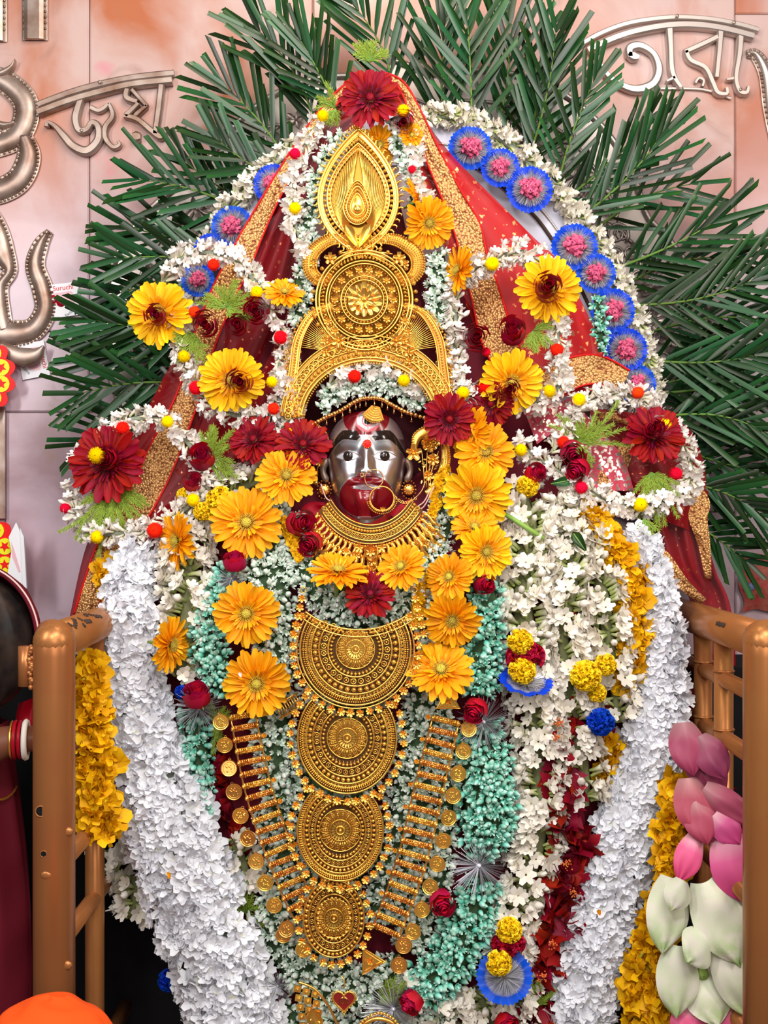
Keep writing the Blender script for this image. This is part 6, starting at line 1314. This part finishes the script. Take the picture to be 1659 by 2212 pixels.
for (px, py, r_) in ((1655, 1752, 9),):
    t.part('bolt_hole', hole.mesh('bolt_hole', m_black, False), mx=Matrix.Translation((.004, -.5365, CZ+(1106-py)*.808/1000)) @ mh @ Matrix.Scale(r_*.00082, 4), label='round dark bolt hole')
for z in (CZ-.326, CZ-.44, CZ-.70):
    for yy in (-.25, -.10): t.part('weld_ring', ring(0, 0, .019, .003, 16).mesh('weld_ring', m_rail), mx=Matrix.Translation((0, yy, z+.016)))
pc = M()
for k in range(5): pc.put(prism([(math.cos(u)*random.uniform(.6, 1), math.sin(u)*random.uniform(.6, 1)) for u in [2*PI*i/8 for i in range(8)]], -.1, .1), Matrix.Translation((-.0335*math.sin(1.1), -.36+.012*k, CZ-.226+.0335*math.cos(1.1))) @ Matrix.Rotation(-1.1, 4, 'Y') @ Matrix.Diagonal((.006, .008, .003, 1)))
t.part('chipped_paint', pc, m_dark, kind='stuff', label='dark chips in the copper paint')

# ================================================================ PERSON AT THE LEFT
def skin(name, nodes_, edges, mt, parent, sub=2):
    me = bpy.data.meshes.new(name); me.from_pydata([n[0] for n in nodes_], edges, []); me.materials.append(mt); o = bpy.data.objects.new(name, me); link(o, parent)
    md = o.modifiers.new('skin', 'SKIN'); md.use_smooth_shade = True
    for i, n in enumerate(nodes_): o.data.skin_vertices[0].data[i].radius = (n[1], n[1])
    o.data.skin_vertices[0].data[0].use_root = True; s = o.modifiers.new('sub', 'SUBSURF'); s.levels = s.render_levels = sub; return o
yp = -.22
t = Thing('person', 'person with black hair and maroon sari bending behind the left railing', 'person', -60, 1700, yp)
Q = lambda px, py, z=0: tuple(t.loc(px, py, yp-z/1000))
nd = [(Q(-120, 2300), 120), (Q(-120, 2050), 115), (Q(-115, 1850), 125), (Q(-95, 1700), 110), (Q(-70, 1600), 52), (Q(-60, 1540, 10), 50), (Q(-45, 1460, 15), 90), (Q(-45, 1400, 15), 100), (Q(-45, 1340, 10), 80),
      (Q(-150, 1720, 60), 60), (Q(-150, 1690, 120), 44), (Q(-70, 1640, 120), 38), (Q(10, 1600, 110), 36), (Q(56, 1596, 100), 26), (Q(90, 1600, 95), 24), (Q(112, 1604, 95), 22)]
ed = [(0, 1), (1, 2), (2, 3), (3, 4), (4, 5), (5, 6), (6, 7), (7, 8), (3, 9), (9, 10), (10, 11), (11, 12), (12, 13), (13, 14), (14, 15)]
for k, (dy, ln) in enumerate(((-22, 40), (-8, 52), (6, 54), (18, 44))):
    b = len(nd); nd += [(Q(128, 1604+dy*.8, 98), 8.5), (Q(128+ln*.5, 1606+dy, 92), 8), (Q(128+ln*.8, 1612+dy, 70), 7.5)]; ed += [(15, b), (b, b+1), (b+1, b+2)]
b = len(nd); nd += [(Q(108, 1575, 105), 9), (Q(122, 1556, 108), 8.5), (Q(136, 1546, 104), 7.5)]; ed += [(14, b), (b, b+1), (b+1, b+2)]
skin('body', nd, ed, m_skin, t.o)
for sx in (-20, 26):
    e_ = t.part('eye', sphere(9, 10, 6), m_card, mx=Matrix.Translation(Vector(Q(-85+sx+14, 1440, 104)))); 
t.part('nose', tube([Q(-30, 1440, 110), Q(-26, 1465, 128), Q(-30, 1472, 112)], [8, 12, 8], 8), m_skin); t.part('mouth', tube([Q(-52, 1500, 104), Q(-32, 1503, 110), Q(-12, 1500, 104)], [3, 5, 3], 8), m_bindi)
hr = grid(lambda a, b: tuple(Vector(Q(-52, 1392))+Vector((128*math.cos(2*PI*a)*math.sin(PI*b), 150*math.cos(PI*b), 118*math.sin(2*PI*a)*math.sin(PI*b)+8+3*math.sin(a*90)))), 90, 20, closed=True); t.part('hair', hr, m_hair)
hd = grid(lambda a, b: tuple(Vector(Q(-52, 1380))+Vector((142*math.cos(PI*(a-.0)*1.0)*math.sin(PI*(.02+.6*b)), 160*math.cos(PI*(.0+.6*b)), -(140*math.sin(PI*a)*math.sin(PI*(.02+.6*b)))+26+4*math.sin(b*25)))), 30, 20); t.part('head_cover', hd, m_mar_cloth)
edg = [Vector(Q(-52, 1380))+Vector((144*math.sin(u), 162*math.cos(u), 34)) for u in [-.2+i*2.2/30 for i in range(31)]]; t.part('cover_border', tube(edg, 7, 8), m_mar_cloth)
t.part('cover_trim', tube([p+Vector((4, 2, 8)) for p in edg], 2, 6), m_string)
sr = grid(lambda a, b: tuple(Vector(Q(-110+30*math.sin(b*3), 1560+b*760))+Vector(((118+40*b)*math.cos(2*PI*a)+4*math.sin(a*60), 0, (110+20*b)*math.sin(2*PI*a)+5*math.sin(a*50+b*6)))), 60, 24, closed=True); t.part('sari', sr, m_mar_cloth)
for k in range(6): t.part('gold_stripe', tube([tuple(Vector(Q(-110, 1640+k*110))+Vector(((126+20)*math.cos(u), -60*math.cos(u)-20*math.sin(u*3), (132)*math.sin(u)))) for u in [i*PI/2/14 for i in range(15)]], 3.2, 5), m_goldd)
t.part('sleeve', sheet(t, [(40, 1520), (35, 1560), (60, 1600)], [(90, 1500), (96, 1550), (100, 1600)], -.20, 1, 8, nu=10, nv=10), m_bindi)
for k, (x, mt, r_, th) in enumerate(((34, m_bindi, 37, 4), (44, m_bindi, 36, 4), (56, m_shell, 37, 6), (26, m_goldd, 37, 2.5))):
    t.part('bangle', tube([tuple(Vector(Q(x, 1598, 102))+Vector((6*math.sin(u), r_*math.cos(u), r_*math.sin(u)))) for u in [2*PI*i/28 for i in range(28)]], th, 6, closed=True), mt)
# orange scarf in the foreground
t = Thing('orange_scarf', 'bright orange cloth-covered head rising at the bottom left corner', 'scarf', 110, 2330, -.75)
t.part('cloth_dome', grid(lambda a, b: ((170+6*math.sin(a*40))*math.cos(2*PI*a)*math.sin(PI*.5*(b)), -20+196*math.cos(PI*.5*b)+4*math.sin(b*20+a*12), 150*math.sin(2*PI*a)*math.sin(PI*.5*b)), 60, 24, closed=True), m_orange)
t.part('hem', tube([(172*math.cos(u), -20, 152*math.sin(u)) for u in [2*PI*i/40 for i in range(40)]], 6, 6, closed=True), m_orange)
# hibiscus stamen standing in the dark gap at the lower left
t = Thing('fallen_stamen', 'thin red hibiscus stamen standing in the dark gap at lower left', 'stamen', 252, 2160, .10)
t.part('filament', tube([(6, -70, 0), (2, -20, 2), (-4, 14, 4)], [2.6, 2, 1.6], 6), m_bindi); st = M()
for k in range(22): st.put(sphere(1, 5, 3), T(-4+random.gauss(0, 5), 16+random.gauss(0, 5), 4, 2))
t.part('anthers', st, m_stam, kind='stuff')
# loose petals
for lab, x, y, mt, r_ in (('single orange petal caught on the lower left white garland', 367, 1898, m_gor, 16), ('single orange petal caught on the lower right white garland', 1296, 1977, m_gor, 14), ('white petal lying on the lower left orange gerbera', 521, 1463, m_petalw, 12), ('white petal lying on the right top rail', 1467, 1272, m_petalw, 10)):
    t = Thing('loose_petal', lab, 'petal', x, y, ysurf(x, y)-(.13 if 'white garland' in lab or 'gerbera' in lab else .03), rz=.3); t.part('blade', petal(r_, r_*.7, .2, .1, 3, 4), mt)
